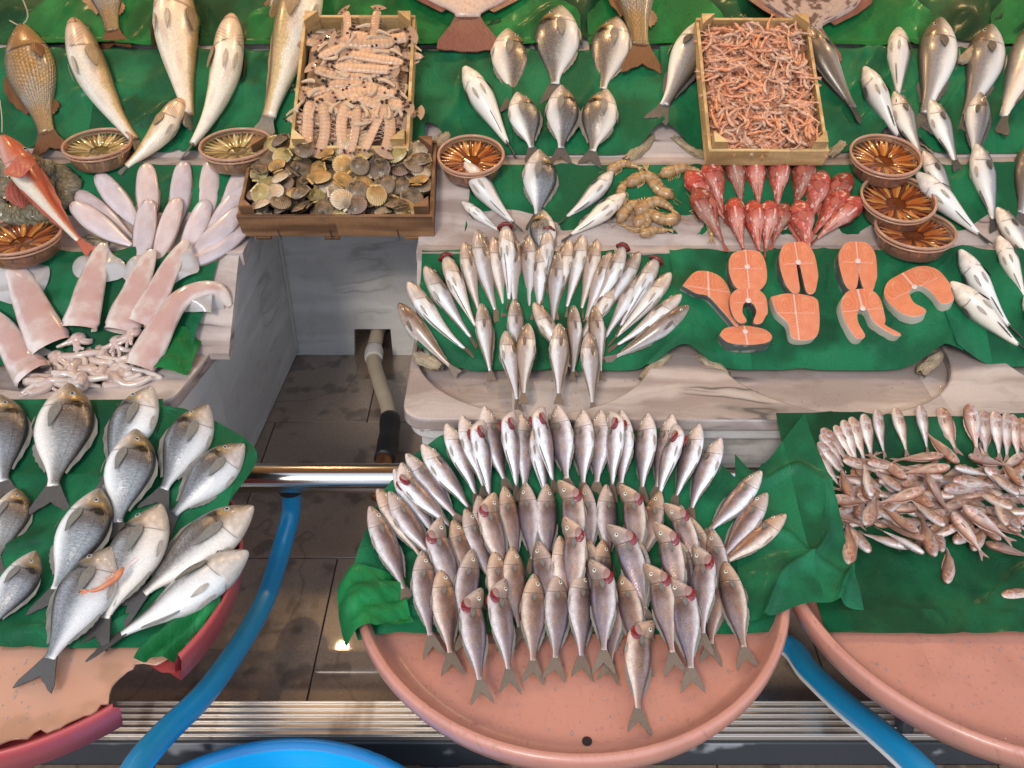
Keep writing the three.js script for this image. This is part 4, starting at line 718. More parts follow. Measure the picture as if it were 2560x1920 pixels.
function finStrip(k, t0, t1, h, sgn) { // folded back fin along the ridge or belly
  const K = KIND[k], B = BL(k), o = [], N = 9;
  for (let i = 0; i <= N; i++) { const t = mix(t0, t1, i / N); o.push([t * B, sgn * ((sgn > 0 ? K.top(t) : K.bot(t)) - .012)]); }
  for (let i = N; i >= 0; i--) { const w = i / N, t = mix(t0, t1, w); o.push([t * B + .025 * (1 - w * .3) + (i % 2) * .006, sgn * ((sgn > 0 ? K.top(t) : K.bot(t)) + h * Math.sin(Math.PI * (.12 + .8 * w)) * (.8 + .2 * (i % 2)))]); }
  return plate(o, .004);
}
function tailGeo(k, flag) {
  const K = KIND[k], B = BL(k), [len, half, fork] = K.tail, r = K.top(1) * .95, o = [[B - .03, -r * .9], [B + len * .25, -half * .55], [B + len * .75, -half * .95], [B + len, -half * (flag === 't' ? .8 : 1)]];
  const N = 8; for (let i = 1; i < N; i++) { const w = i / N * 2 - 1; o.push([B + len - fork * (1 - Math.abs(w)) + (i % 2 ? .006 : 0), half * w]); }
  o.push([B + len, half], [B + len * .75, half * .95], [B + len * .25, half * .55], [B - .03, r * .9]);
  const g = plate(o, .008), uv = g.attributes.uv; for (let i = 0; i < uv.count; i++) uv.setXY(i, uv.getX(i) * 4, uv.getY(i) * 5 / (.3 + 2.2 * Math.max(.05, uv.getX(i) - B + .1))); return g;
}
function pectGeo(k, side) {
  const K = KIND[k], [t0, z0, len, w] = K.pect, B = BL(k), tilt = K.wing ? .55 : .10;
  const g = grid(4, 8, (u, v) => {
    const W = w * Math.sin(Math.PI * Math.pow(clamp(v, .03, 1), K.wing ? 1.1 : .62)) * (K.wing ? 1 : 1) + .004, z = z0 + (u - .5) * 2 * W - .12 * v * len - (K.wing ? .25 * v * len : 0), x = t0 * B + v * len;
    const y = Math.max(surfY(k, x, z), surfY(k, x, z0) * .6) + .004 + v * len * tilt + .003 * Math.sin(u * 12);
    return [x, side * y, z, v, u * .4];
  });
  const g2_ = g.clone(); g2_.translate(0, side * .004, 0); return mergeGeometries([g, g2_]);
}
function pelvGeo(k, side) { // small leaf on the belly
  const K = KIND[k], B = BL(k), g = grid(4, 7, (u, v) => { const t = .35 + .15 * v, a = Math.PI + side * (.36 + (u - .5) * .24 * Math.sin(Math.PI * Math.pow(clamp(v, .04, 1), .7))); return [t * B, K.wid(t) * Math.sin(a) * -1 * 1.03, K.bot(t) * Math.cos(a) * 1.03 - .004 - .012 * v, v, u * .4]; });
  const h = g.clone().translate(0, 0, -.004); return mergeGeometries([g, h]);
}
function ball(r, sy, n = 12) { return new THREE.SphereGeometry(r, n, 8).scale(1, sy, 1); }
function bender(by, bz, neck, k) {
  const x0 = .28, K = KIND[k];
  const bend2 = (x, y, a) => { if (Math.abs(a) < .01 || x <= x0) return [x, y]; const q = a / (1 - x0), ph = q * (x - x0); return [x0 + Math.sin(ph) / q - y * Math.sin(ph), (1 - Math.cos(ph)) / q + y * Math.cos(ph)]; };
  const raw = (x, y, z) => {
    if (neck) { const px = .2, pz = .05, a = -neck * (1 - ss(.13, .25, x)), dx = x - px, dz = z - pz; x = px + dx * Math.cos(a) - dz * Math.sin(a); z = pz + dx * Math.sin(a) + dz * Math.cos(a); }
    let q = bend2(x, y, by); x = q[0]; y = q[1]; q = bend2(x, z, bz); return new THREE.Vector3(q[0], y, q[1]);
  };
  const a = raw(0, 0, 0), b = raw(1, 0, 0), d = b.clone().sub(a), L = d.length(), rot = new THREE.Quaternion().setFromUnitVectors(d.normalize(), new THREE.Vector3(1, 0, 0));
  return (x, y, z) => raw(x, y, z).sub(a).applyQuaternion(rot).divideScalar(L);
}
function deform(g, fn) { const p = g.attributes.position; for (let i = 0; i < p.count; i++) { const q = fn(p.getX(i), p.getY(i), p.getZ(i)); p.setXYZ(i, q.x, q.y, q.z); } g.computeVertexNormals(); return g; }
const geoCache = {};
function fishGeos(k, flag, by, bz) {
  const key = k + flag + Math.round(by * 8) + '/' + Math.round(bz * 8); if (geoCache[key]) return geoCache[key];
  by = Math.round(by * 8) / 8; bz = Math.round(bz * 8) / 8;
  const K = KIND[k], open = flag === 'g', fn = bender(by, bz, open && k === 'blue' ? .6 : 0, k), P = [];
  P.push(['body', deform(bodyGeo(k), fn), 'skin']); P.push(['tail_fin', deform(tailGeo(k, flag), fn), finMats[K.tailCol]]);
  if (K.dorsal) P.push(['dorsal_fin', deform(finStrip(k, ...K.dorsal, 1), fn), finMats[K.finCol]]);
  if (K.anal) P.push(['anal_fin', deform(finStrip(k, ...K.anal, -1), fn), finMats[K.finCol]]);
  if (K.pect) for (const s of [1, -1]) P.push(['pectoral_fin', deform(pectGeo(k, s), fn), finMats[K.finCol]]);
  if (['ling', 'bass', 'whit', 'bream', 'blue'].includes(k)) for (const s of [1, -1]) P.push(['pelvic_fin', deform(pelvGeo(k, s), fn), finMats.pale]);
  if (K.eye) for (const s of [1, -1]) { const [ex, ez, er] = K.eye, y = surfY(k, ex * 1, ez); P.push(['eye', deform(ball(er, .45).translate(ex, s * (y - er * .1), ez), fn), eyeMats[K.eyeCol], deform(ball(er * .55, .5, 10).translate(ex, s * (y + er * .16), ez), fn)]); }
  if (open && k === 'blue') for (const q of [1, -1]) {
    P.push(['gill', deform(ball(1, 1, 16).scale(.038, .018, .056).rotateY(.35).translate(.212, q * .056, -.058), fn), mGill]);
    P.push(['throat', deform(ball(1, 1, 16).scale(.025, .016, .04).rotateY(.35).translate(.192, q * .064, -.054), fn), mThroat]);
  }
  if (open && k === 'whit') {
    P.push(['gill', deform(new THREE.TorusGeometry(1, .24, 8, 22).rotateY(Math.PI / 2).scale(.06, .07, .068).translate(.03, 0, -.008), fn), mGill]);
    P.push(['throat', deform(ball(1, 1, 14).scale(.03, .062, .06).translate(.005, 0, -.008), fn), mMouth]);
  }
  if (flag === 'r') P.push(['wound', deform(grid(6, 6, (u, v) => { const x = .30 + .09 * v, z = -.075 - .03 * (u - .5) * Math.sin(3.1 * v); return [x, surfY('bass', x, z) + .002, z]; }), fn), mGill]);
  return geoCache[key] = P;
}
const FISHINFO = {
  scor: ['scorpionfish', 'fish', 'mottled red scorpionfish on green paper beside the prawns', 'red scorpionfish'],
  sole: ['sole', 'fish', 'pale lilac sole fanned on green paper beside the scallop crate', 'pale sole'],
};
function rowInfo(k, flag, f, i, n) {
  if (k === 'blue') {
    const open = flag === 'g'; if (open && i === n - 1) return ['bluefish', 'fish', 'lone bluefish with red gills lying lowest on the bare pink plastic'];
    const row = f > 1.47 ? ['standing in the rearmost row against the marble counter', 'rearmost row'] : f > 1.31 ? ['in the middle rows of the pink tray', 'middle rows'] : ['in the front rows of the pink tray', 'front rows'];
    return ['bluefish', 'fish', (open ? 'bluefish with red gills pulled open ' : (f > 1.47 ? 'sky-tinted bright silver' : 'warm-tinted brownish silver') + ' bluefish with closed gills ') + row[0], (open ? 'open-gilled bluefish, ' : 'closed-gilled bluefish, ') + row[1]];
  }
  if (k === 'whit') return flag === 'g' ? ['whiting', 'fish', 'whiting with a gaping red gill opening at its head', 'whiting with open gills'] : f > 1.965 ? ['whiting', 'fish', 'slender white-bellied whiting fanned out in the upper arc', 'whiting in the upper arc'] : ['whiting', 'fish', 'slender brown-backed whiting in front of the fanned arc or at its ends', 'whiting in front of the arc'];
  if (k === 'mull') return i < 18 ? ['red_mullet', 'fish', 'red mullet standing in the row along the top of the mullet pile', 'red mullet in the row'] : i === 28 ? ['red_mullet', 'fish', 'lone curved red mullet on bare green paper just below the pile'] : i === 32 || i === 33 ? ['red_mullet', 'fish', 'red mullet lying apart from the pile near the tray edge', 'red mullet apart from the pile'] : ['red_mullet', 'fish', 'small red mullet tumbled in the loose pile', 'red mullet in the pile'];
}
const labelSets = {
  breamC: ['pale-bellied bream at the top of the upper bream rows, beside the long slim bass', 'largest blue silver bream of the upper rows', 'gold-headed bream in front of the big brown tail', 'brown bream lying under the gold-headed rows beside the slim bass', 'dark brown bream in the middle of the second row', 'golden bream with a dark forked tail, second row', 'broad silver bream above the fanned whiting', 'bream whose head pokes out behind the open-mouthed whiting'],
  breamL: ['blue-grey bream at the far end of the broken tray', 'broad bream with its tail spread by the marble rim of the broken tray', 'silver bream half hidden behind a darker bream in the broken tray', 'bream with a pale throat second along the edge of the broken tray', 'dark grey bream lying on two others in the broken tray', 'gold-headed bream pointing at the steel rail', 'long pale bream pointing at the blue hose', 'bream lying belly up along the paper edge of the broken tray', 'pale bream between the shrimp and the belly-up bream', 'broad dark bream in the middle of the broken tray', 'bream with a loose shrimp on its cheek', 'brown-headed bream by the middle of the broken tray', 'lowest dark bream of the broken tray'],
};
const bassLab = ['slim pale bass lying along the paper edge above the orange tub', 'white-bellied bass beside the broad silver bream', 'short white bass touching the open-mouthed whiting', 'small pale bass pointing right beside the prawns', 'white bass lying just below the small pale bass', 'brown bass leaning on the left of the shrimp crate', 'dark bass leaning on the right of the shrimp crate', 'dark-backed silver bass, tallest of the upper bass', 'blue silver bass with its tail tucked beneath a brown bass', 'golden flanked bass at the edge of the upper step', 'white belly-up bass with a gill slit, upper step', 'grey bass crossing under the belly-up bass', 'brown bass below the tallest upper bass', 'dark brown bass lying below the blue silver bass', 'long belly-up bass beside the three anchovy tubs', 'dark scaled bass at the end of the counter, middle step', 'plump white bass at the end of the lowest step', 'upper of two white bass beside the salmon', 'lower of two white bass beside the salmon', 'round-bellied bass at the end of the salmon paper'];
const bassRed = ['pale bass with a red mark at the top of the upper bass', 'bass with a red mark beside the upper anchovy tub', 'broad bass with a red mark above the salmon', 'short bass with a red mark at the end of the middle step'];
const lingLab = ['large pale-bellied fish with its tail bent towards the right', 'largest white-bellied fish standing in the middle of the bent fish', 'large fish with an open gill and a tail bent to the left', 'brown fish curled in front of the large pale ones'];
const carpLab = ['scaly golden carp hanging by a line through its mouth', 'hanging carp of which the scaly tail end shows above the bent fish', 'carp whose tail fin shows behind the large grey-tailed fish', 'big brown scaly fish tail behind the gold-headed bream'];
const Xa = new THREE.Vector3(), Ya = new THREE.Vector3(), Za = new THREE.Vector3(), Mt = new THREE.Matrix4();
let fishN = 0;
function putFish(k, flag, S, a, b, rollDeg, bend, name, label, category, group, girth = 1) {
  const roll = rollDeg * RAD, L = a.distanceTo(b), by = -bend * Math.sin(roll), bz = -bend * Math.cos(roll), parts = fishGeos(k, flag, by, bz), n = fishN++;
  const t = thing(name, label, category, group);
  for (const [pn, g, m, pupil] of parts) { const o = mesh(pn, g, m === 'skin' ? skin(k, k === 'blue' ? (-a.z > 1.44 ? 0 : 1 + (n * 7 + (n >> 2)) % 2) : n * 7 + (n >> 2)) : m, t); if (pupil) mesh('pupil', pupil, mPupil, o); }  // bluefish tone follows the row
  Xa.copy(b).sub(a).normalize();
  const mx = (a.x + b.x) / 2, mf = -(a.z + b.z) / 2, H = SURF[S], e = .06;
  Ya.set(-(H(mx + e, mf) - H(mx - e, mf)) / (2 * e) * .5, 1, (H(mx, mf + e) - H(mx, mf - e)) / (2 * e)).normalize();
  Ya.addScaledVector(Xa, -Ya.dot(Xa)).normalize(); Za.crossVectors(Xa, Ya);
  Mt.makeBasis(Xa, Ya, Za); t.quaternion.setFromRotationMatrix(Mt); t.quaternion.multiply(new THREE.Quaternion().setFromAxisAngle(new THREE.Vector3(1, 0, 0), roll + (rnd() - .5) * .12));
  t.position.copy(a); const gw = girth * (.95 + .1 * rnd()); t.scale.set(L, L * gw, L * gw); return t;
}
{
  const idx = {};
  for (const [k, flag, S, list] of FISH) list.forEach(row => {
    const [ax, ay, af, bx, by, bf, roll, bend, girth] = row;
    let info = FISHINFO[k], lab, name, cat = 'fish', grp;
    const kk = k === 'bream' ? k + S : flag === 'r' ? 'red' : flag === 't' ? 'tailed' : k, i = idx[kk] = (idx[kk] ?? -1) + 1;
    info ??= rowInfo(k, flag, af / 1000, k === 'blue' ? list.indexOf(row) : i, list.length);
    if (info) [name, cat, lab, grp] = info;
    else if (k === 'bream') { name = 'sea_bream'; lab = labelSets[kk][i]; grp = S === 'L' ? 'bream in the broken tray' : 'bream on the counter'; }
    else if (k === 'bass') { name = 'sea_bass'; lab = (flag === 'r' ? bassRed : bassLab)[i]; grp = 'sea bass on the counter'; }
    else if (k === 'carp') { name = 'carp'; lab = carpLab[i]; }
    else if (k === 'ling') { name = 'whitefish'; lab = flag === 't' ? 'large brown fish with a grey brush-like tail beside the mantis shrimp crate' : lingLab[i]; }
    else if (k === 'gurn') { name = 'gurnard'; lab = 'orange red gurnard with spread pectoral fins hung on a line'; }
    else if (k === 'turb') { name = 'turbot'; lab = i ? 'speckled brown turbot with a dark fin fringe at the back' : 'pale pink turbot with a maroon tail at the back'; }
    putFish(k, flag, S, V(ax / 1000, af / 1000, ay / 1000), V(bx / 1000, bf / 1000, by / 1000), roll, bend / 100, name, lab, cat, grp, girth / 100);
  });
}
// ---------- wooden crates ----------
function crate(label, w, d, h, mat, x, f, y, tilt, board = .009) {
  const t = thing('wooden_crate', label, 'crate'); t.position.copy(V(x, f, y)); t.rotation.x = tilt; // origin: middle of the front bottom edge
  const bx = (x0, x1, y0, y1, z0, z1) => box(x0, x1, y0, y1, -z1, -z0, .0015); // z towards the viewer is positive
  mesh('front_board', bx(-w / 2, w / 2, .004, h, -board, 0), mat, t);
  mesh('back_board', bx(-w / 2, w / 2, .004, h, -d, -d + board), mat, t);
  for (const s of [-1, 1]) mesh('side_board', s < 0 ? bx(-w / 2, -w / 2 + board, .006, h - .004, -d + board + .001, -board - .001) : bx(w / 2 - board, w / 2, .006, h - .004, -d + board + .001, -board - .001), mat, t);
  for (const sx of [-1, 1]) for (const z of [-board - .0015, -d + board + .0015]) {
    const dir = z > -d / 2 ? -1 : 1, o = [[0, 0], [sx * .036, 0], [0, dir * .036]].map(([a, b]) => [sx * (w / 2 - board - .0015) - a, z + b]);
    const sh = new THREE.Shape(o.map(([a, b]) => new THREE.Vector2(a, -b))), g = new THREE.ExtrudeGeometry(sh, { depth: h + .022, bevelEnabled: false }).rotateX(-Math.PI / 2).translate(0, .004, 0);
    mesh('corner_post', boxUV(g), mat, t);
  }
  for (let i = 0; i < 4; i++) { const z0 = -d + i * d / 4; mesh('bottom_slat', bx(-w / 2 + board + .002, w / 2 - board - .002, .002, .008, z0 + .006, z0 + d / 4 - .006), mat, t); }
  return t;
}
const scalCrate = crate('dark wooden crate of scallops bridging the gap over the drain pipe', .5, .27, .082, mWoodDark, -.453, 2.165, .703, 24 * RAD);
for (const x of [-.20, -.02, .19]) mesh('runner', box(x - .02, x + .02, -.010, .0018, .0, .26, .002), mWoodDark, scalCrate);
for (const x of [-.155, -.02, .155]) mesh('staple', tube([new THREE.Vector3(x, .032, .0015), new THREE.Vector3(x + .001, .018, .003), new THREE.Vector3(x + .003, -.004, .002)], .0011, 6, 5), mIron, scalCrate);
const manCrate = crate('pale wooden crate heaped with mantis shrimp', .315, .45, .07, mWoodPale, -.43, 2.345, .834, 33.5 * RAD);
const shrCrate = crate('pale wooden crate full of small pink shrimp', .315, .45, .066, mWoodPale, .672, 2.318, .838, 33 * RAD);
function inCrate(c, o, lx, ly, lz, rx, ry, rz, sc = 1) { // pose a thing that lies in a crate, given in the crate's own frame
  o.position.set(lx, ly, lz).applyQuaternion(c.quaternion).add(c.position); o.quaternion.setFromEuler(new THREE.Euler(rx, ry, rz, 'YXZ')).premultiply(c.quaternion); o.scale.setScalar(sc);
}
[scalCrate, manCrate, shrCrate].forEach(c => c.updateMatrixWorld());
mesh('liner', box(-.14, .14, .009, .036, .012, .435, .003), flat(.34, .16, .1), shrCrate);
mesh('liner', box(-.14, .14, .009, .034, .012, .435, .003), flat(.3, .19, .12), manCrate);
mesh('liner', box(-.235, .235, .009, .03, .012, .255, .003), mIron, scalCrate);
// ---------- scallops ----------
const valveGeo = (dome, seed) => { const up = grid(40, 9, (u, v) => {
  const a = (u - .5) * 2 * 2.25, rim = (1 - .10 * (1 - Math.cos(a))) * (1 + .022 * Math.cos(u * 40 * Math.PI)), rad = v * rim * .5, rib = .5 + .5 * Math.cos(u * 40 * Math.PI);
  const x = Math.sin(a) * rad * 1.0, z = -.42 + (Math.cos(a) * .5 + .42) * v * rim; const q = Math.hypot(x, z) / .5;
  return [x, dome * (1 - clamp(q) ** 2.2) * Math.min(1, v * 3) + .018 * rib * v + .01 * noise(u * 30 + seed, v * 12), z, u, v];
}); const ears = grid(6, 2, (u, v) => [(u - .5) * .5, .03 * (1 - Math.abs(2 * u - 1)), -.47 + .13 * v * (1 - .3 * Math.abs(2 * u - 1)), .5, .05]); return mergeGeometries([up, ears]); };
const vUp = [valveGeo(.17, 1), valveGeo(.22, 5)], vDn = valveGeo(.16, 9);
const shellMat = (a, b, edge, dirt) => texMat(128, 64, (u, v) => { const r = .5 + .5 * Math.cos(u * 40 * Math.PI), n = fbm(u * 12, v * 6, 4), ring = .5 + .5 * Math.sin(v * 34 + n * 3); let c = mixc(a, b, r * .65 + .35 * n); c = mixc(c, edge, ss(.65, 1, v) * .6 + ring * .12); c = mixc(c, [.05, .042, .03], dirt * ss(.4, .65, fbm(u * 7 + dirt, v * 5, 4))); return [...c, r]; }, .002, { roughness: .42, clearcoat: .35, clearcoatRoughness: .25 });
const mShell = [shellMat([.19, .125, .07], [.30, .21, .13], [.34, .24, .16], .55), shellMat([.13, .09, .055], [.21, .15, .095], [.28, .19, .13], .75), shellMat([.42, .2, .05], [.68, .42, .14], [.72, .56, .3], .15), shellMat([.46, .33, .1], [.64, .5, .2], [.68, .56, .34], .2), shellMat([.5, .26, .1], [.76, .66, .48], [.78, .7, .56], .08), shellMat([.14, .09, .06], [.25, .17, .11], [.34, .22, .18], .5)];
const mShellIn = flat(.6, .5, .48, { roughness: .25 }), mRoe = flat(.62, .12, .04, { roughness: .3 });
const scKinds = [['dark brown muddy scallop in the dark crate', 'muddy brown scallops'], ['nearly black scallop in the dark crate', 'black scallops'], ['orange ribbed scallop in the dark crate', 'orange scallops'], ['yellow green ribbed scallop in the dark crate', 'yellow scallops'], ['cream scallop with orange rays in the dark crate', 'cream scallops'], ['reddish brown scallop in the dark crate', 'reddish brown scallops']];
{
  let n = 0;
  for (let L = 0; L < 3; L++) for (let j = 0; j < 6; j++) for (let i = 0; i < 9; i++) {
    if (L === 0 && hash(i + 50, j) < .3) continue; if (L === 2 && hash(i, j + 30) < .42) continue;
    const k = [0, 1, 2, 5, 2, 0, 3, 4, 5, 0, 4, 3, 0, 3, 2][Math.floor(hash(i * 3 + L, j * 5 + L * 7) * 15)];
    const t = thing('scallop', scKinds[k][0], 'scallop', scKinds[k][1]);
    mesh('shell_valve', vUp[n % 2], mShell[k], t); const lo = mesh('shell_valve', vDn, mShell[k < 2 ? k : (n % 3 ? 0 : k)], t); lo.scale.y = -1; lo.position.y = -.01;
    const gape = hash(n, 77) < .14; if (gape) { lo.rotation.x = .35; mesh('flesh', ball(.2, .3, 10).translate(0, -.04, .1), n % 2 ? mRoe : mShellIn, t); }
    const x = -.2 + i * .05 + (hash(n, 1) - .5) * .03 + (j % 2) * .012, z = -.235 + j * .041 + (hash(n, 2) - .5) * .022, y = .046 + L * .018 + .01 * hash(n, 3) + .014 * Math.exp(-(((x + .08) / .14) ** 2)) + .012 * ss(-.06, -.2, z);
    inCrate(scalCrate, t, clamp(x, -.215, .215), y, clamp(z, -.245, -.028), (hash(n, 4) - .38) * .75, hash(n, 5) * 6.28, (hash(n, 6) - .5) * .8, .05 + .015 * hash(n, 8)); n++;
  }
}
// ---------- mantis shrimp ----------
const mMantis = [0, 1].map(k => texMat(256, 64, (u, v) => { const seg = .5 + .5 * Math.cos(u * 2 * Math.PI * 13), n = fbm(u * 14 + k * 5, v * 6, 4); let c = mixc([.52, .31, .19], [.67, .46, .32], n * .8 + .2 * seg); c = mixc(c, [.68, .5, .38], ss(.4, .5, Math.abs(v - .5)) * .6); c = mixc(c, [.4, .24, .15], (1 - ss(0, .12, seg)) * .4); return [...mulc(c, k ? .9 : 1.05), seg]; }, .0012, { roughness: .35, clearcoat: .3 }));
const mClaw = flat(.56, .42, .29, { roughness: .35 }), mSpot = flat(.09, .015, .02, { roughness: .3 });
function mantisGeo(bend) {
  const fn = (x, y, z) => { const a = bend * (x - .4), c = Math.cos(a), s = Math.sin(a); return new THREE.Vector3(Math.abs(bend) < .01 ? x : .4 + Math.sin(a) / bend - z * s, y, Math.abs(bend) < .01 ? z : (1 - c) / bend + z * c); };
  const body = grid(14, 52, (u, v) => { const seg = (v * 13) % 1, t = v, w = .085 * Math.min(1, Math.sqrt(t * 9 + .05)) * (1 - .25 * ss(.75, 1, 1 - t) ) * (.96 + .06 * seg) * (t > .97 ? .7 : 1), a = u * Math.PI * 2; return [t * .84, Math.max(-.35, Math.sin(a)) * w * .5, Math.cos(a) * w, v, u]; });
  const tailF = grid(10, 5, (u, v) => { const a = (u - .5) * 1.9; return [.83 + Math.cos(a) * .15 * v, .03 - .02 * v + .008 * Math.sin(u * 31), Math.sin(a) * (.09 + .11 * v) * (.6 + .4 * v), v, u]; });
  return { body: deform(body, fn), tail: deform(tailF, fn), spots: [-1, 1].map(s => deform(ball(.022, .4, 8).translate(.86, .048, s * .045), fn)), eyes: [-1, 1].map(s => deform(ball(.024, 1, 8).translate(-.012, .03, s * .04), fn)),
    claws: [-1, 1].map(s => deform(grid(6, 8, (u, v) => { const a = u * Math.PI * 2, r = .018 + .014 * Math.sin(v * 3.1); return [.05 + .22 * Math.sin(v * 1.6), .02 + Math.sin(a) * r, s * (.1 + .09 * Math.sin(v * 2.6)) + Math.cos(a) * r]; }), fn)),
    legs: deform(mergeGeometries(Array.from({ length: 14 }, (_, i) => { const s = i % 2 ? 1 : -1, x = .2 + (i >> 1) * .075; return tube([new THREE.Vector3(x, -.02, s * .07), new THREE.Vector3(x - .02, -.01, s * .12), new THREE.Vector3(x - .05, -.04, s * .16)], .005, 4, 4); })), fn) };
}
const mantisG = [0, .9, -.9, .4].map(mantisGeo), mDark = flat(.02, .015, .015, { roughness: .2 });
{
  let n = 0;
  const place = (x, y, z, yaw, len, pitch = 0) => {
    const G = mantisG[n % 4], t = thing('mantis_shrimp', 'peach coloured mantis shrimp heaped in the pale crate', 'mantis shrimp', 'mantis shrimp in the crate');
    const bd = mesh('body', G.body, mMantis[n % 2], t); mesh('tail_fan', G.tail, mMantis[(n + 1) % 2], t); for (const s of G.spots) mesh('tail_spot', s, mSpot, t); for (const e of G.eyes) mesh('eye', e, mDark, t); for (const c of G.claws) mesh('claw', c, mClaw, t); mesh('legs', G.legs, mMantis[0], t).userData.kind = 'stuff';
    inCrate(manCrate, t, x - Math.cos(yaw) * len * .45, y, z + Math.sin(yaw) * len * .45, (hash(n, 9) - .5) * .9, yaw, pitch, len); n++;
  };
  for (let i = 0; i < 34; i++) place(-.115 + hash(i, 21) * .23, .036 + hash(i, 22) * .012, -.41 + hash(i, 23) * .38, hash(i, 24) * 6.28, .155 + .03 * hash(i, 25));
  for (let i = 0; i < 26; i++) { const a = [0, 3.14, .5, 2.7, 3.6][i % 5] + (hash(i, 31) - .5) * .7; place(-.075 + hash(i, 32) * .15, .052 + hash(i, 34) * .018, -.37 + (i / 26) * .27 + .02 * hash(i, 33), a, .175 + .03 * hash(i, 35)); }
  for (const x of [-.11, -.066, -.022, .012, .062, .108]) place(x, .076, -.055 - .015 * hash(n, 41), -1.57 + (x > .02 && x < .1 ? -.35 : (hash(n, 42) - .5) * .3), .18, -.05);
  for (const x of [-.03, .045]) place(x, .07, -.405, 1.57, .15, 0);
}
// ---------- small shrimp ----------
function shrimpGeo(bend, col, fat = 1) {
  const c0 = new THREE.Vector3(0, 0, 0), pts = [], N = 14; let x = 0, z = 0, a = -bend / 2; for (let i = 0; i <= N; i++) { pts.push(new THREE.Vector3(x, .02 * Math.sin(i), z)); x += Math.cos(a) / N; z += Math.sin(a) / N; a += bend / N; }
  const rad = t => fat * .07 * Math.pow(1 - t, .45) * (.35 + .65 * ss(0, .16, t)) + .022, body = tube(pts, t => rad(t) * (1 + .07 * Math.sin(t * 60)), 22, 8);
  const P = [body], end = pts[N], pr = pts[N - 1];
  for (const s of [-1, 0, 1]) P.push(tube([end, end.clone().add(new THREE.Vector3((end.x - pr.x) * 1.2 - s * (end.z - pr.z) * .6, .01, (end.z - pr.z) * 1.2 + s * (end.x - pr.x) * .6)), end.clone().add(new THREE.Vector3((end.x - pr.x) * 2.6 - s * (end.z - pr.z) * 1.1, .0, (end.z - pr.z) * 2.6 + s * (end.x - pr.x) * 1.1))], t => .03 * (1 - t * .6), 4, 5));
  for (let i = 0; i < 6; i++) { const p = pts[2 + i], nx = -(pts[3 + i].z - p.z), nz = pts[3 + i].x - p.x; P.push(tube([p, p.clone().add(new THREE.Vector3(nx * 2.2, -.02, nz * 2.2)), p.clone().add(new THREE.Vector3(nx * 3.4 - .05, -.05, nz * 3.2))], .012, 4, 4)); }
  for (const s of [-1, 1]) P.push(tube([pts[0], new THREE.Vector3(-.15, .04, -.05 + s * .05), new THREE.Vector3(fat > 1 ? -.26 : -.42, .05, .05 * s - .02)], .007, 6, 4));
  const nb = body.attributes.position.count; const g = mergeGeometries(P); let q = 0; return colourise(g, (x, y, z) => { const ring = q < nb ? Math.floor(q / 9) / 24 : -1; q++; const band = ring > .3 && fat > 1 ? 1 - .38 * Math.pow(.5 + .5 * Math.cos(ring * 50), 6) : 1; const n = noise(x * 9 + 4, z * 9 + 4), h = 1 - ss(0, .3, x + .1); return mulc(mixc(mixc(col[0], col[1], n), col[2], h * .95 * ss(.2, .7, noise(x * 14 + 9, z * 14))), band); });
}
const mShr = new THREE.MeshPhysicalMaterial({ vertexColors: true, roughness: .3, clearcoat: .4, clearcoatRoughness: .2, side: THREE.DoubleSide });
const shrimpG = [[.35, 0], [.9, 1], [1.4, 2], [.6, 0], [1.15, 2], [.15, 1]].map(([b, c]) => shrimpGeo(b, [[[.62, .22, .10], [.72, .38, .23], [.2, .1, .07]], [[.56, .25, .14], [.68, .42, .3], [.16, .09, .07]], [[.5, .27, .18], [.64, .45, .34], [.14, .09, .075]]][c]));
for (let i = 0; i < 292; i++) {
  const m = solo('pink_shrimp', shrimpG[i % 6], mShr, 'small pink shrimp in the pale crate', 'shrimp', 'small shrimp in the crate'), y = .048 + (i / 292) * .02 + .006 * hash(i, 55), len = .046 + .016 * hash(i, 56), yaw = hash(i, 57) * 6.28;
  inCrate(shrCrate, m, clamp(-.135 + .27 * hash(i, 51) - Math.cos(yaw) * len * .5, -.138, .138), y, clamp(-.425 + .405 * hash(i, 52) + Math.sin(yaw) * len * .5, -.43, -.02), (hash(i, 58) - .5) * .8, yaw, (hash(i, 59) - .5) * .3, len);
}
{ // the layers beneath those one can pick out
  const N = 520, m = new THREE.InstancedMesh(shrimpG[3], mShr, N), o = new THREE.Object3D();
  for (let i = 0; i < N; i++) { const len = .046 + .016 * hash(i, 86), yaw = hash(i, 87) * 6.28; inCrate(shrCrate, o, clamp(-.135 + .27 * hash(i, 81) - Math.cos(yaw) * len * .5, -.136, .136), .038 + .016 * hash(i, 85), clamp(-.425 + .405 * hash(i, 82) + Math.sin(yaw) * len * .5, -.43, -.02), (hash(i, 88) - .5) * .6, yaw, 0, len); o.updateMatrix(); m.setMatrixAt(i, o.matrix); m.setColorAt(i, lin(...mixc([.8, .8, .8], [1, 1, 1], hash(i, 89)))); }
  m.name = 'pink_shrimp_layers'; m.castShadow = m.receiveShadow = true; m.userData.kind = 'stuff'; tag(m, 'lower layers of small pink shrimp filling the pale crate', 'shrimp'); scene.add(m);
}
// one stray shrimp on a bream's cheek
{ const m = solo('pink_shrimp', shrimpG[4], flat(.62, .22, .11, { roughness: .35 }), 'orange shrimp lying on a bream in the broken tray', 'shrimp'); const p = m; p.position.copy(V(-.735, 1.20, .485)); p.rotation.set(.3, -2.3, .2); p.scale.setScalar(.075); }
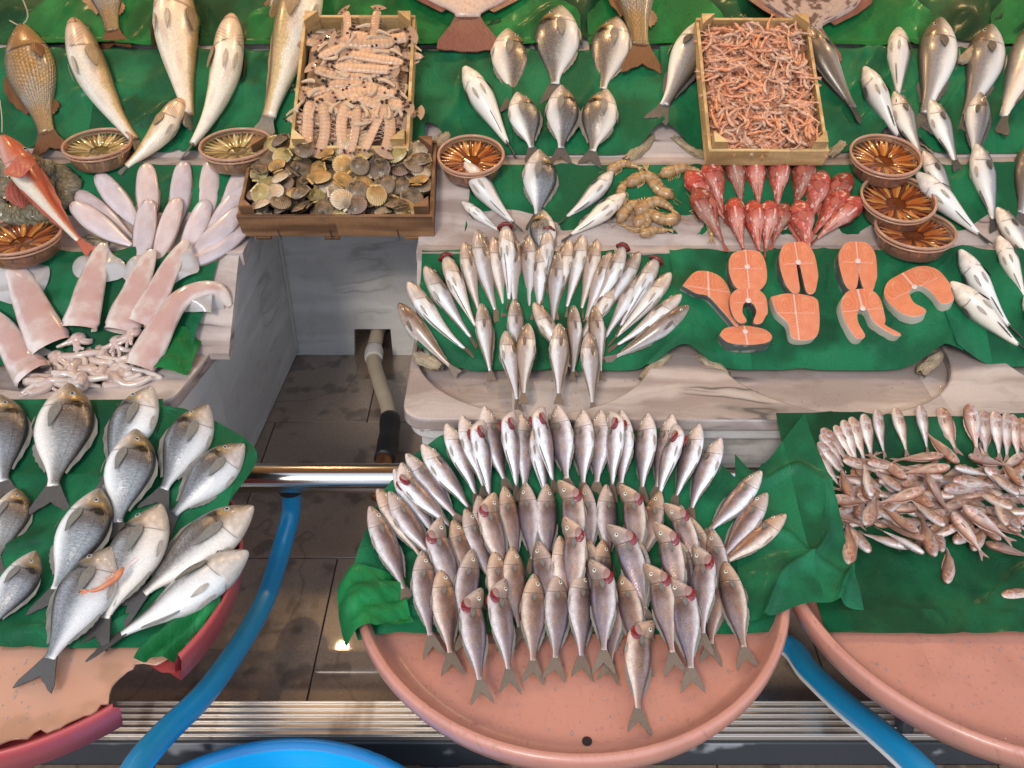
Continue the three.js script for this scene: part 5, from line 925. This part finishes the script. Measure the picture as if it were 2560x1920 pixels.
// ---------- big prawns ----------
const mPrawn = new THREE.MeshPhysicalMaterial({ vertexColors: true, roughness: .3, clearcoat: .4, side: THREE.DoubleSide });
const prawnG = [1.9, 2.7, 1.2].map(b => shrimpGeo(b, [[.36, .2, .08], [.52, .34, .17], [.2, .1, .05]], 2.0));
const onCounter = (o, x, f, lift, yaw, sc, roll = 0) => { // stand a thing on the sloping counter surface
  const e = .03, n = new THREE.Vector3(-(counterH(x + e, f) - counterH(x - e, f)) / (2 * e), 1, (counterH(x, f + e) - counterH(x, f - e)) / (2 * e)).normalize();
  o.position.copy(V(x, f, counterH(x, f) + lift)); o.quaternion.setFromUnitVectors(new THREE.Vector3(0, 1, 0), n).multiply(new THREE.Quaternion().setFromEuler(new THREE.Euler(roll, yaw, 0, 'YXZ'))); o.scale.setScalar(sc); return o;
};
[[.26, 2.318, .2, .10], [.315, 2.285, -.1, .125], [.40, 2.312, .1, .12], [.30, 2.235, 1.2, .11], [.355, 2.22, -2.6, .10], [.43, 2.26, 2.2, .12], [.285, 2.195, .5, .125], [.335, 2.20, .1, .13], [.475, 2.235, -1.2, .125], [.44, 2.20, 2.7, .12], [.33, 2.172, .2, .12], [.335, 2.145, .25, .085]].forEach(([x, f, yaw, s], i) =>
  onCounter(solo('tiger_prawn', prawnG[i % 3], mPrawn, i === 11 ? 'prawn lying over the edge of the marble ledge' : 'large tan prawn on the green paper beside the red scorpionfish', 'prawn', 'large prawns'), x, f, .014 + (i > 6 ? .012 : 0), yaw, s * .95));
// ---------- anchovy tubs ----------
const mTubWall = flat(.85, .66, .5, { transmission: .9, roughness: .2, thickness: 0, ior: 1.45 }), mTubRim = flat(.6, .36, .25, { transmission: .35, roughness: .25, thickness: 0 });
const mOilO = flat(.14, .032, .008, { roughness: .1, clearcoat: 1 }), mOilB = flat(.15, .095, .03, { roughness: .1, clearcoat: 1 });
const mAncO = [[.36, .10, .018], [.2, .042, .01], [.48, .2, .04], [.11, .026, .009]].map(c => flat(...c, { roughness: .28, clearcoat: .6 })), mAncB = [[.34, .24, .09], [.22, .145, .05], [.46, .38, .2], [.13, .085, .032]].map(c => flat(...c, { roughness: .28, clearcoat: .6 }));
const ancG = grid(6, 8, (u, v) => { const a = u * Math.PI * 2, w = .065 * Math.sin(Math.PI * Math.pow(clamp(v, .04, .97), .75)); return [v, Math.sin(a) * w * .6, Math.cos(a) * w]; });
const sliceG = grid(6, 8, (u, v) => { const a = u * Math.PI * 2, w = .045 + .02 * v; return [v, Math.sin(a) * w * .7, Math.cos(a) * w]; });
function ancTub(x, f, y, R, orange, label, tilt = .1) {
  const t = thing('anchovy_tub', label, 'tub', 'tubs of marinated anchovies'), h = .052; t.position.copy(V(x, f, y)); t.rotation.x = tilt;
  mesh('tub_wall', new THREE.LatheGeometry([[R * .80, .0], [R * .86, .003], [R * .97, h - .004], [R * .985, h]].map(p => new THREE.Vector2(...p)), 48), mTubWall, t);
  mesh('oil', new THREE.LatheGeometry([[0, .001], [R * .79, .001], [R * .84, .004], [R * .93, h * .72], [R * .55, h * .62], [0, h * .5]].map(p => new THREE.Vector2(...p)), 40), orange ? mOilO : mOilB, t);
  mesh('rim', new THREE.TorusGeometry(R, .0042, 8, 56).rotateX(Math.PI / 2).translate(0, h, 0), mTubRim, t);
  mesh('rim', new THREE.TorusGeometry(R * .985, .0026, 8, 56).rotateX(Math.PI / 2).translate(0, h - .011, 0), mTubRim, t);
  const N = 30, M = orange ? mAncO : mAncB;
  for (let i = 0; i < N; i++) { const m = mesh('anchovy', ancG, M[(i * 5 + (i >> 2)) % 4], t), a = i / N * 6.283 + .05 * hash(i, 3); m.position.set(Math.cos(a) * R * .28, h * .60, Math.sin(a) * R * .28); m.rotation.set(0, -a, .22); m.scale.set(R * .68, R * .6, R * 1.15); }
  for (let i = 0; i < N; i++) { const m = mesh('anchovy', ancG, M[(i * 7 + 3) % 4], t), a = (i + .5) / N * 6.283; m.position.set(Math.cos(a) * R * .34, h * .55, Math.sin(a) * R * .34); m.rotation.set(0, -a, .2); m.scale.set(R * .6, R * .6, R * 1.6); }
  for (let i = 0; i < 22; i++) { const a = i / 22 * 6.283, m = mesh('fillet_edge', sliceG, M[(i * 3) % 4], t); m.position.set(Math.cos(a) * R * .82, .005, Math.sin(a) * R * .82); m.rotation.set(0, -a, 1.28); m.scale.set(h * .62, R * .5, R * 1.1); }
  return t;
}
ancTub(-1.12, 2.378, .83, .088, false, 'tub of pale anchovies half hidden behind the gurnard fin');
ancTub(-.742, 2.366, .832, .094, false, 'tub of pale olive anchovies beside the scallop crate');
ancTub(-.11, 2.345, .815, .087, true, 'tub of orange anchovies between the scallop crate and the upper bream', .25);
ancTub(.995, 2.335, .818, .091, true, 'topmost of three tubs of orange anchovies beside the bass', .25);
ancTub(1.008, 2.225, .745, .094, true, 'middle of three tubs of orange anchovies beside the bass', .28);
ancTub(1.035, 2.135, .694, .098, true, 'lowest of three tubs of orange anchovies beside the bass', .1);
ancTub(-1.25, 2.10, .692, .10, true, 'tub of orange anchovies beside the gurnard tail and squid', .06);
// ---------- salmon ----------
const mFlesh = texMat(512, 512, (u, v) => { // the cut face of a steak: flakes curving round the backbone
  const x = (u - .5) * 2, y = (v - .5) * 2, side = Math.abs(x), q = Math.hypot(side - .42, (y - .45) * .75), q2 = y * 1.1 + side * side * .9 + side * .2;
  const w = y > .1 ? Math.sin(q * 40 + fbm(u * 4, v * 4, 4) * 14) : Math.sin(q2 * 46 + fbm(u * 6, v * 6, 4) * 6);
  let c = mixc([.60, .165, .072], [.69, .25, .13], fbm(u * 7, v * 7, 4)); c = mixc(c, [.76, .42, .27], ss(.6, 1, w) * .4 * (.3 + noise(u * 12, v * 12)));
  c = mixc(c, [.78, .55, .46], Math.exp(-((x / .03) ** 2)) * .8 + Math.exp(-(((y - .12) / .02) ** 2)) * .4 * (side < .8 ? 1 : 0)); return [...c, .5 - .3 * ss(.7, .97, w)];
}, .0008, { roughness: .32, clearcoat: .3, clearcoatRoughness: .2 });
const mSkinS = texMat(256, 64, (u, v) => { const n = scaleNet(u * .9, v, 40, 8), k = ss(.35, .65, fbm(u * 3, v * 2, 3)); return [...mulc(mixc([.46, .44, .38], [.13, .14, .14], k), 1 - .35 * n), 1 - n]; }, .001, { roughness: .3, metalness: .2 });
const mSkinPale = flat(.62, .56, .48, { roughness: .35 }), mBone = flat(.7, .52, .46, { roughness: .5 });
function steak(outline, th, label, x, f, lift, yaw, roll, pitch, sc, pale, bone = [0, .012]) {
  outline = outline.map(([a, b], i) => [a + .003 * (hash(i + Math.round(x * 99), 1) - .5), b + .003 * (hash(i, Math.round(x * 99)) - .5)]);
  const s = new THREE.Shape(new THREE.SplineCurve(outline.map(p => new THREE.Vector2(...p)).concat([new THREE.Vector2(...outline[0])])).getPoints(72));
  const g = new THREE.ExtrudeGeometry(s, { depth: th, bevelEnabled: true, bevelSize: .0025, bevelThickness: .0025, bevelSegments: 2, curveSegments: 8 }); g.rotateX(-Math.PI / 2); // lies flat, cut face up
  const n = g.toNonIndexed(), p = n.attributes.position, nr = n.attributes.normal, F = [], S = []; let bx = 0, by = 0; for (const [a, b] of outline) { bx = Math.max(bx, Math.abs(a)); by = Math.max(by, Math.abs(b)); }
  for (let i = 0; i < p.count; i += 3) ((nr.getY(i) + nr.getY(i + 1) + nr.getY(i + 2)) / 3 > .55 ? F : S).push(i);
  const pick = (L, uvf) => { const a = [], u = []; for (const i of L) for (let j = 0; j < 3; j++) { a.push(p.getX(i + j), p.getY(i + j), p.getZ(i + j)); u.push(...uvf(p.getX(i + j), p.getY(i + j), p.getZ(i + j))); } const q = new THREE.BufferGeometry(); q.setAttribute('position', new THREE.Float32BufferAttribute(a, 3)); q.setAttribute('uv', new THREE.Float32BufferAttribute(u, 2)); const m = mergeVertices(q, 1e-5); m.computeVertexNormals(); return m; };
  const t = thing('salmon_steak', label, 'salmon', 'salmon steaks on the green paper');
  mesh('flesh', pick(F, (x, y, z) => [.5 + x / bx * .48, .5 - z / by * .48]), mFlesh, t); mesh('skin', pick(S, (x, y, z) => [Math.atan2(z, x) / 3.14 * 1.5, y / th]), pale ? mSkinPale : mSkinS, t);
  if (bone) mesh('backbone', ball(.0075, .35, 10).translate(bone[0], th + .0035, -bone[1]), mBone, t);
  onCounter(t, x, f, lift, yaw, sc); t.quaternion.multiply(new THREE.Quaternion().setFromEuler(new THREE.Euler(pitch, 0, roll))); return t;
}
const horse = (w, h, gap, k = 0) => [[0, h * .5], [w * .3, h * .47], [w * .48, h * .25], [w * .49, -.02], [w * .44, -h * .3], [w * .3 + k, -h * .52], [w * .12 + k, -h * .5], [gap, -h * .2], [gap * .6, h * .08], [-gap * .6, h * .08], [-gap, -h * .2], [-w * .12, -h * .48], [-w * .3, -h * .5], [-w * .45, -h * .3], [-w * .49, 0], [-w * .46, h * .26], [-w * .28, h * .47]];
steak([[-.065, .01], [-.03, .055], [.02, .06], [.05, .03], [.068, -.05], [.07, -.085], [.04, -.055], [.0, -.01], [-.03, -.005]], .02, 'wedge of salmon fillet, first piece beside the whiting', .487, 1.99, .006, 0, 0, 0, 1, false, null);
steak([[0, .058], [.035, .05], [.046, .01], [.04, -.035], [.01, -.056], [-.03, -.045], [-.046, 0], [-.036, .045]], .033, 'oval salmon steak between the fillet wedge and an arched steak', .592, 2.045, .004, 0, 0, 0, 1);
steak(horse(.09, .14, .008), .034, 'tall arched salmon steak with two legs below the red scorpionfish', .722, 2.055, .004, .05, 0, 0, 1);
steak(horse(.092, .13, .004), .034, 'arched salmon steak with nearly closed legs below the anchovy tub', .872, 2.058, .004, -.05, 0, 0, 1);
steak(horse(.15, .12, .028, .01), .032, 'horseshoe of pale salmon belly beside the white bass', 1.012, 1.985, .004, .35, 0, 0, 1, true);
steak(horse(.088, .09, .018), .032, 'small arched salmon steak resting on the oval steak', .585, 1.965, .008, 0, 0, 0, 1);
steak([[-.055, .05], [-.01, .06], [.05, .05], [.058, .02], [.05, -.04], [.03, -.062], [-.012, -.06], [-.02, -.02], [-.045, .01]], .03, 'thick salmon fillet block with two pale bone lines', .702, 1.945, .004, 0, 0, 0, 1, true, null);
steak(horse(.10, .125, .022, .045), .034, 'salmon steak with one long leg swung aside', .868, 1.95, .004, .1, 0, 0, 1, true);
steak([[-.062, 0], [-.045, .022], [0, .028], [.045, .022], [.062, 0], [.045, -.02], [0, -.026], [-.045, -.02]], .03, 'oval salmon steak lying flat with dark skin below the small arched steak', .572, 1.895, .004, 0, 0, -.25, 1);
// ---------- squid ----------
const mSquid = texMat(256, 256, (u, v) => { const n = fbm(u * 5, v * 8, 4), r = ss(.46, .7, fbm(u * 3 + 7, v * 4, 4)); let c = mixc([.50, .40, .345], [.68, .6, .54], n); c = mixc(c, [.46, .22, .2], r * .6); c = mixc(c, [.36, .16, .14], ss(.84, .95, noise(u * 60, v * 110)) * .3); return [...c, n]; }, .0008, { roughness: .18, clearcoat: .8, clearcoatRoughness: .08 });
const mSquidFin = flat(.58, .54, .52, { roughness: .15, transmission: .25, thickness: 0, clearcoat: .8, clearcoatRoughness: .08 });
function squid(label, pts, w, finSide, fold = .42) { // pts from tip to mantle mouth, world
  const t = thing('squid', label, 'squid', 'squid in the marble basin'), c = new THREE.CatmullRomCurve3(pts), seg = 28, id = pts[0].x * 11;
  const up = (p, f) => new THREE.Vector3(0, 1, .45).normalize();
  mesh('mantle', grid(18, seg, (u, v) => {
    const p = c.getPointAt(v), tg = c.getTangentAt(v), n = up(), b = new THREE.Vector3().crossVectors(tg, n).normalize(); n.crossVectors(b, tg).normalize();
    const a = u * Math.PI * 2, r = w * (.16 + .84 * Math.pow(v, .55)) * (v > .96 ? .9 : 1) * (1 + .16 * (noise(Math.cos(u * 6.283) * 1.3 + id, v * 5 + Math.sin(u * 6.283)) - .5)), h = r * fold;
    return [p.x + b.x * Math.cos(a) * r + n.x * Math.sin(a) * h, p.y + b.y * Math.cos(a) * r + n.y * Math.sin(a) * h, p.z + b.z * Math.cos(a) * r + n.z * Math.sin(a) * h, u, v];
  }), mSquid, t);
  for (const s of finSide) mesh('fin', grid(8, 12, (u, v) => {
    const k = .02 + .42 * v, p = c.getPointAt(k), tg = c.getTangentAt(k), n = up(), b = new THREE.Vector3().crossVectors(tg, n).normalize(), d = w * .25 + u * w * 1.15 * Math.sin(Math.PI * clamp(v, .02, .98));
    return [p.x + b.x * s * d, p.y + b.y * s * d + .004 - .022 * u * u + .006 * Math.sin(v * 9 + u * 4 + id), p.z + b.z * s * d, u, v];
  }), mSquidFin, t);
  const e = c.getPointAt(1), tg = c.getTangentAt(1);
  const head = e.clone().addScaledVector(tg, .022); mesh('head', ball(.019, .6, 14).translate(head.x, head.y - .002, head.z), mSquid, t);
  for (let i = 0; i < 8; i++) { // arms hang limp from the head, each curling its own way
    const q = k => hash(i * 5 + k, Math.round(id * 9) + 40) - .5, d = tg.clone().applyAxisAngle(new THREE.Vector3(0, 1, 0), (i / 7 - .5) * 1.1 + q(0) * .5), yy = Math.max(.498, head.y - .022), P = [head.clone()];
    for (let k = 1; k <= 5; k++) { d.applyAxisAngle(new THREE.Vector3(0, 1, 0), q(1) * 1.5); const e2 = P[k - 1].clone().addScaledVector(d, .012 + .006 * q(2)); e2.y = mix(head.y, yy + .012 * (q(3) + .5), k / 5); P.push(e2); }
    mesh('tentacle', tube(P, u => .0095 * (1 - .62 * u), 18, 7), mSquid, t);
  }
  return t;
}
const cv = (x, f, l = .03) => V(x, f, counterH(x, f) + l);
squid('long pink squid whose tip rests against the anchovy tub', [cv(-1.285, 2.06, .045), cv(-1.235, 2.01, .04), cv(-1.18, 1.93, .035), cv(-1.125, 1.862, .035)], .055, [1, -1]);
squid('upright pale squid with a pointed tip on the marble ledge', [cv(-1.045, 2.10, .035), cv(-1.05, 2.05, .04), cv(-1.058, 1.97, .036), cv(-1.065, 1.905, .034)], .05, [1, -1]);
squid('squid with a red-brown tip right of the upright squid', [cv(-.915, 2.085, .035), cv(-.93, 2.04, .036), cv(-.95, 1.96, .034), cv(-.965, 1.90, .032)], .05, [1]);
squid('squid with a wide clear fin leaning on the red-tipped one', [cv(-.828, 2.10, .045), cv(-.85, 2.05, .05), cv(-.885, 1.975, .046), cv(-.92, 1.91, .042)], .042, [-1]);
squid('squid bent over the end of the basin towards the drain pipe', [V(-.712, 1.985, .60), V(-.745, 2.00, .642), V(-.82, 1.965, .635), V(-.87, 1.87, .575), V(-.895, 1.80, .535)], .044, [-1], .5);
squid('pink squid with a dark blotch lowest in the basin', [cv(-1.31, 1.95, .035), cv(-1.25, 1.90, .034), cv(-1.19, 1.83, .034), cv(-1.13, 1.765, .034)], .05, [1]);
{ const t = thing('squid_tentacles', 'loose tangle of squid tentacles in the middle of the basin', 'tentacles');
  for (let i = 0; i < 52; i++) { const x = -1.10 + .21 * hash(i, 61), f = 1.745 + .12 * hash(i, 62), a = hash(i, 63) * 6.28, y = .505 + .024 * hash(i, 64) + .02 * Math.exp(-(((x + 1.0) / .06) ** 2)), l = .04 + .03 * hash(i, 65); mesh('tentacle', tube([0, 1, 2, 3, 4].map(k => V(x + Math.cos(a + k * .3) * l * (k - 2) * .6, f + Math.sin(a + k * .3) * l * (k - 2) * .45, y + .006 * Math.sin(k * 2 + i))), u => .0105 * (1 - .6 * u) + .002, 16, 7), mSquid, t); } }
// ---------- oysters ----------
const mOyster = texMat(128, 128, (u, v) => { const n = fbm(u * 7, v * 7, 5), r = .5 + .5 * Math.sin(v * 40 + n * 8); return [...mixc(mixc([.07, .06, .035], [.24, .21, .13], n), [.36, .33, .25], r * ss(.5, .7, n) * .6), n * .6 + r * .4]; }, .004, { roughness: .45, clearcoat: .3 });
const oysterG = [1, 2, 3].map(k => { const g = new THREE.IcosahedronGeometry(1, 3); const p = g.attributes.position; for (let i = 0; i < p.count; i++) { const x = p.getX(i), y = p.getY(i), z = p.getZ(i), n = .72 + .5 * fbm(x * 2 + k * 9, z * 2 + y * 2 + k, 4); p.setXYZ(i, x * n, y * n * .45, z * n * 1.25); } const m = mergeVertices(g.deleteAttribute('normal').deleteAttribute('uv'), 1e-4); m.computeVertexNormals(); const q = m.attributes.position, uv = new Float32Array(q.count * 2); for (let i = 0; i < q.count; i++) { uv[i * 2] = q.getX(i) * .5; uv[i * 2 + 1] = q.getZ(i) * .5 + q.getY(i); } m.setAttribute('uv', new THREE.BufferAttribute(uv, 2)); return m; });
for (let i = 0; i < 24; i++) {
  const j = i % 12, row = Math.floor(i / 12), x = -1.40 + (j % 4) * .047 + .02 * hash(i, 71), f = 2.19 + Math.floor(j / 4) * .055 + .02 * hash(i, 72);
  const o = solo('oyster', oysterG[i % 3], mOyster, 'rough grey brown oyster heaped beside the gurnard', 'oyster', 'oysters beside the gurnard'); onCounter(o, x, f, .016 + row * .022, hash(i, 73) * 6.28, .031 + .01 * hash(i, 74), (hash(i, 75) - .5) * .8);
}
for (const [x, f] of [[-1.19, 2.285], [-1.205, 2.25], [-1.225, 2.315]]) onCounter(solo('oyster', oysterG[1], mOyster, 'oyster between the gurnard fin and the pale anchovy tub', 'oyster', 'oysters under the gurnard fin'), x, f, .018, x * 40, .036);
// ---------- lines that hold the hung fish ----------
const mLine = flat(.45, .4, .32, { roughness: .5 });
solo('fishing_line', tube([V(-1.445, 2.77, 1.24), V(-1.40, 2.75, 1.17), V(-1.395, 2.74, 1.12), V(-1.42, 2.735, 1.10), V(-1.45, 2.74, 1.112)], .002, 24, 6), mLine, 'pale cord looped through the mouth of the carp', 'cord');
solo('fishing_line', tube([V(-1.36, 2.40, .99), V(-1.352, 2.37, .955), V(-1.345, 2.335, .925)], .0014, 10, 6), mLine, 'thin line holding up the gurnard by its snout', 'cord');
// ---------- water drops on the wet plastic, marble and paper ----------
{
  const g = new THREE.SphereGeometry(1, 8, 6).scale(1, .45, 1), spots = [];
  const add = (n, fn) => { for (let i = 0; i < n; i++) { const q = fn(rnd(), rnd()); if (q) spots.push(q); } };
  for (const tr of [TRAYS.center, TRAYS.right]) add(240, (a, b) => { const t = a * 6.28, r = Math.sqrt(b) * (tr.R - .05), x = tr.x + Math.cos(t) * r, f = tr.f + Math.sin(t) * r; return f < 1.115 ? [x, f, TRAY_FLOOR + .001] : null; });
  add(150, (a, b) => [-1.25 + .45 * a, .93 + .14 * b, TRAY_FLOOR + .003]);
  add(160, (a, b) => [-.2 + 1.5 * a, 1.66 + .16 * b, .4905 + .045 * (1.66 + .16 * b - 1.935) * 1 + .0068]);
  const m = new THREE.InstancedMesh(g, flat(.85, .88, .9, { transmission: .9, roughness: .03, ior: 1.33, thickness: 0 }), spots.length), M = new THREE.Matrix4();
  spots.forEach(([x, f, y], i) => { const s = .0009 + .0022 * hash(i, 5) ** 2; M.makeScale(s, s, s * (1 + hash(i, 6))); M.setPosition(x, y, -f); m.setMatrixAt(i, M); });
  m.name = 'water_drops'; m.userData.kind = 'stuff'; tag(m, 'water drops scattered over the trays and marble basins', 'water'); scene.add(m);
}
renderer.render(scene, camera);
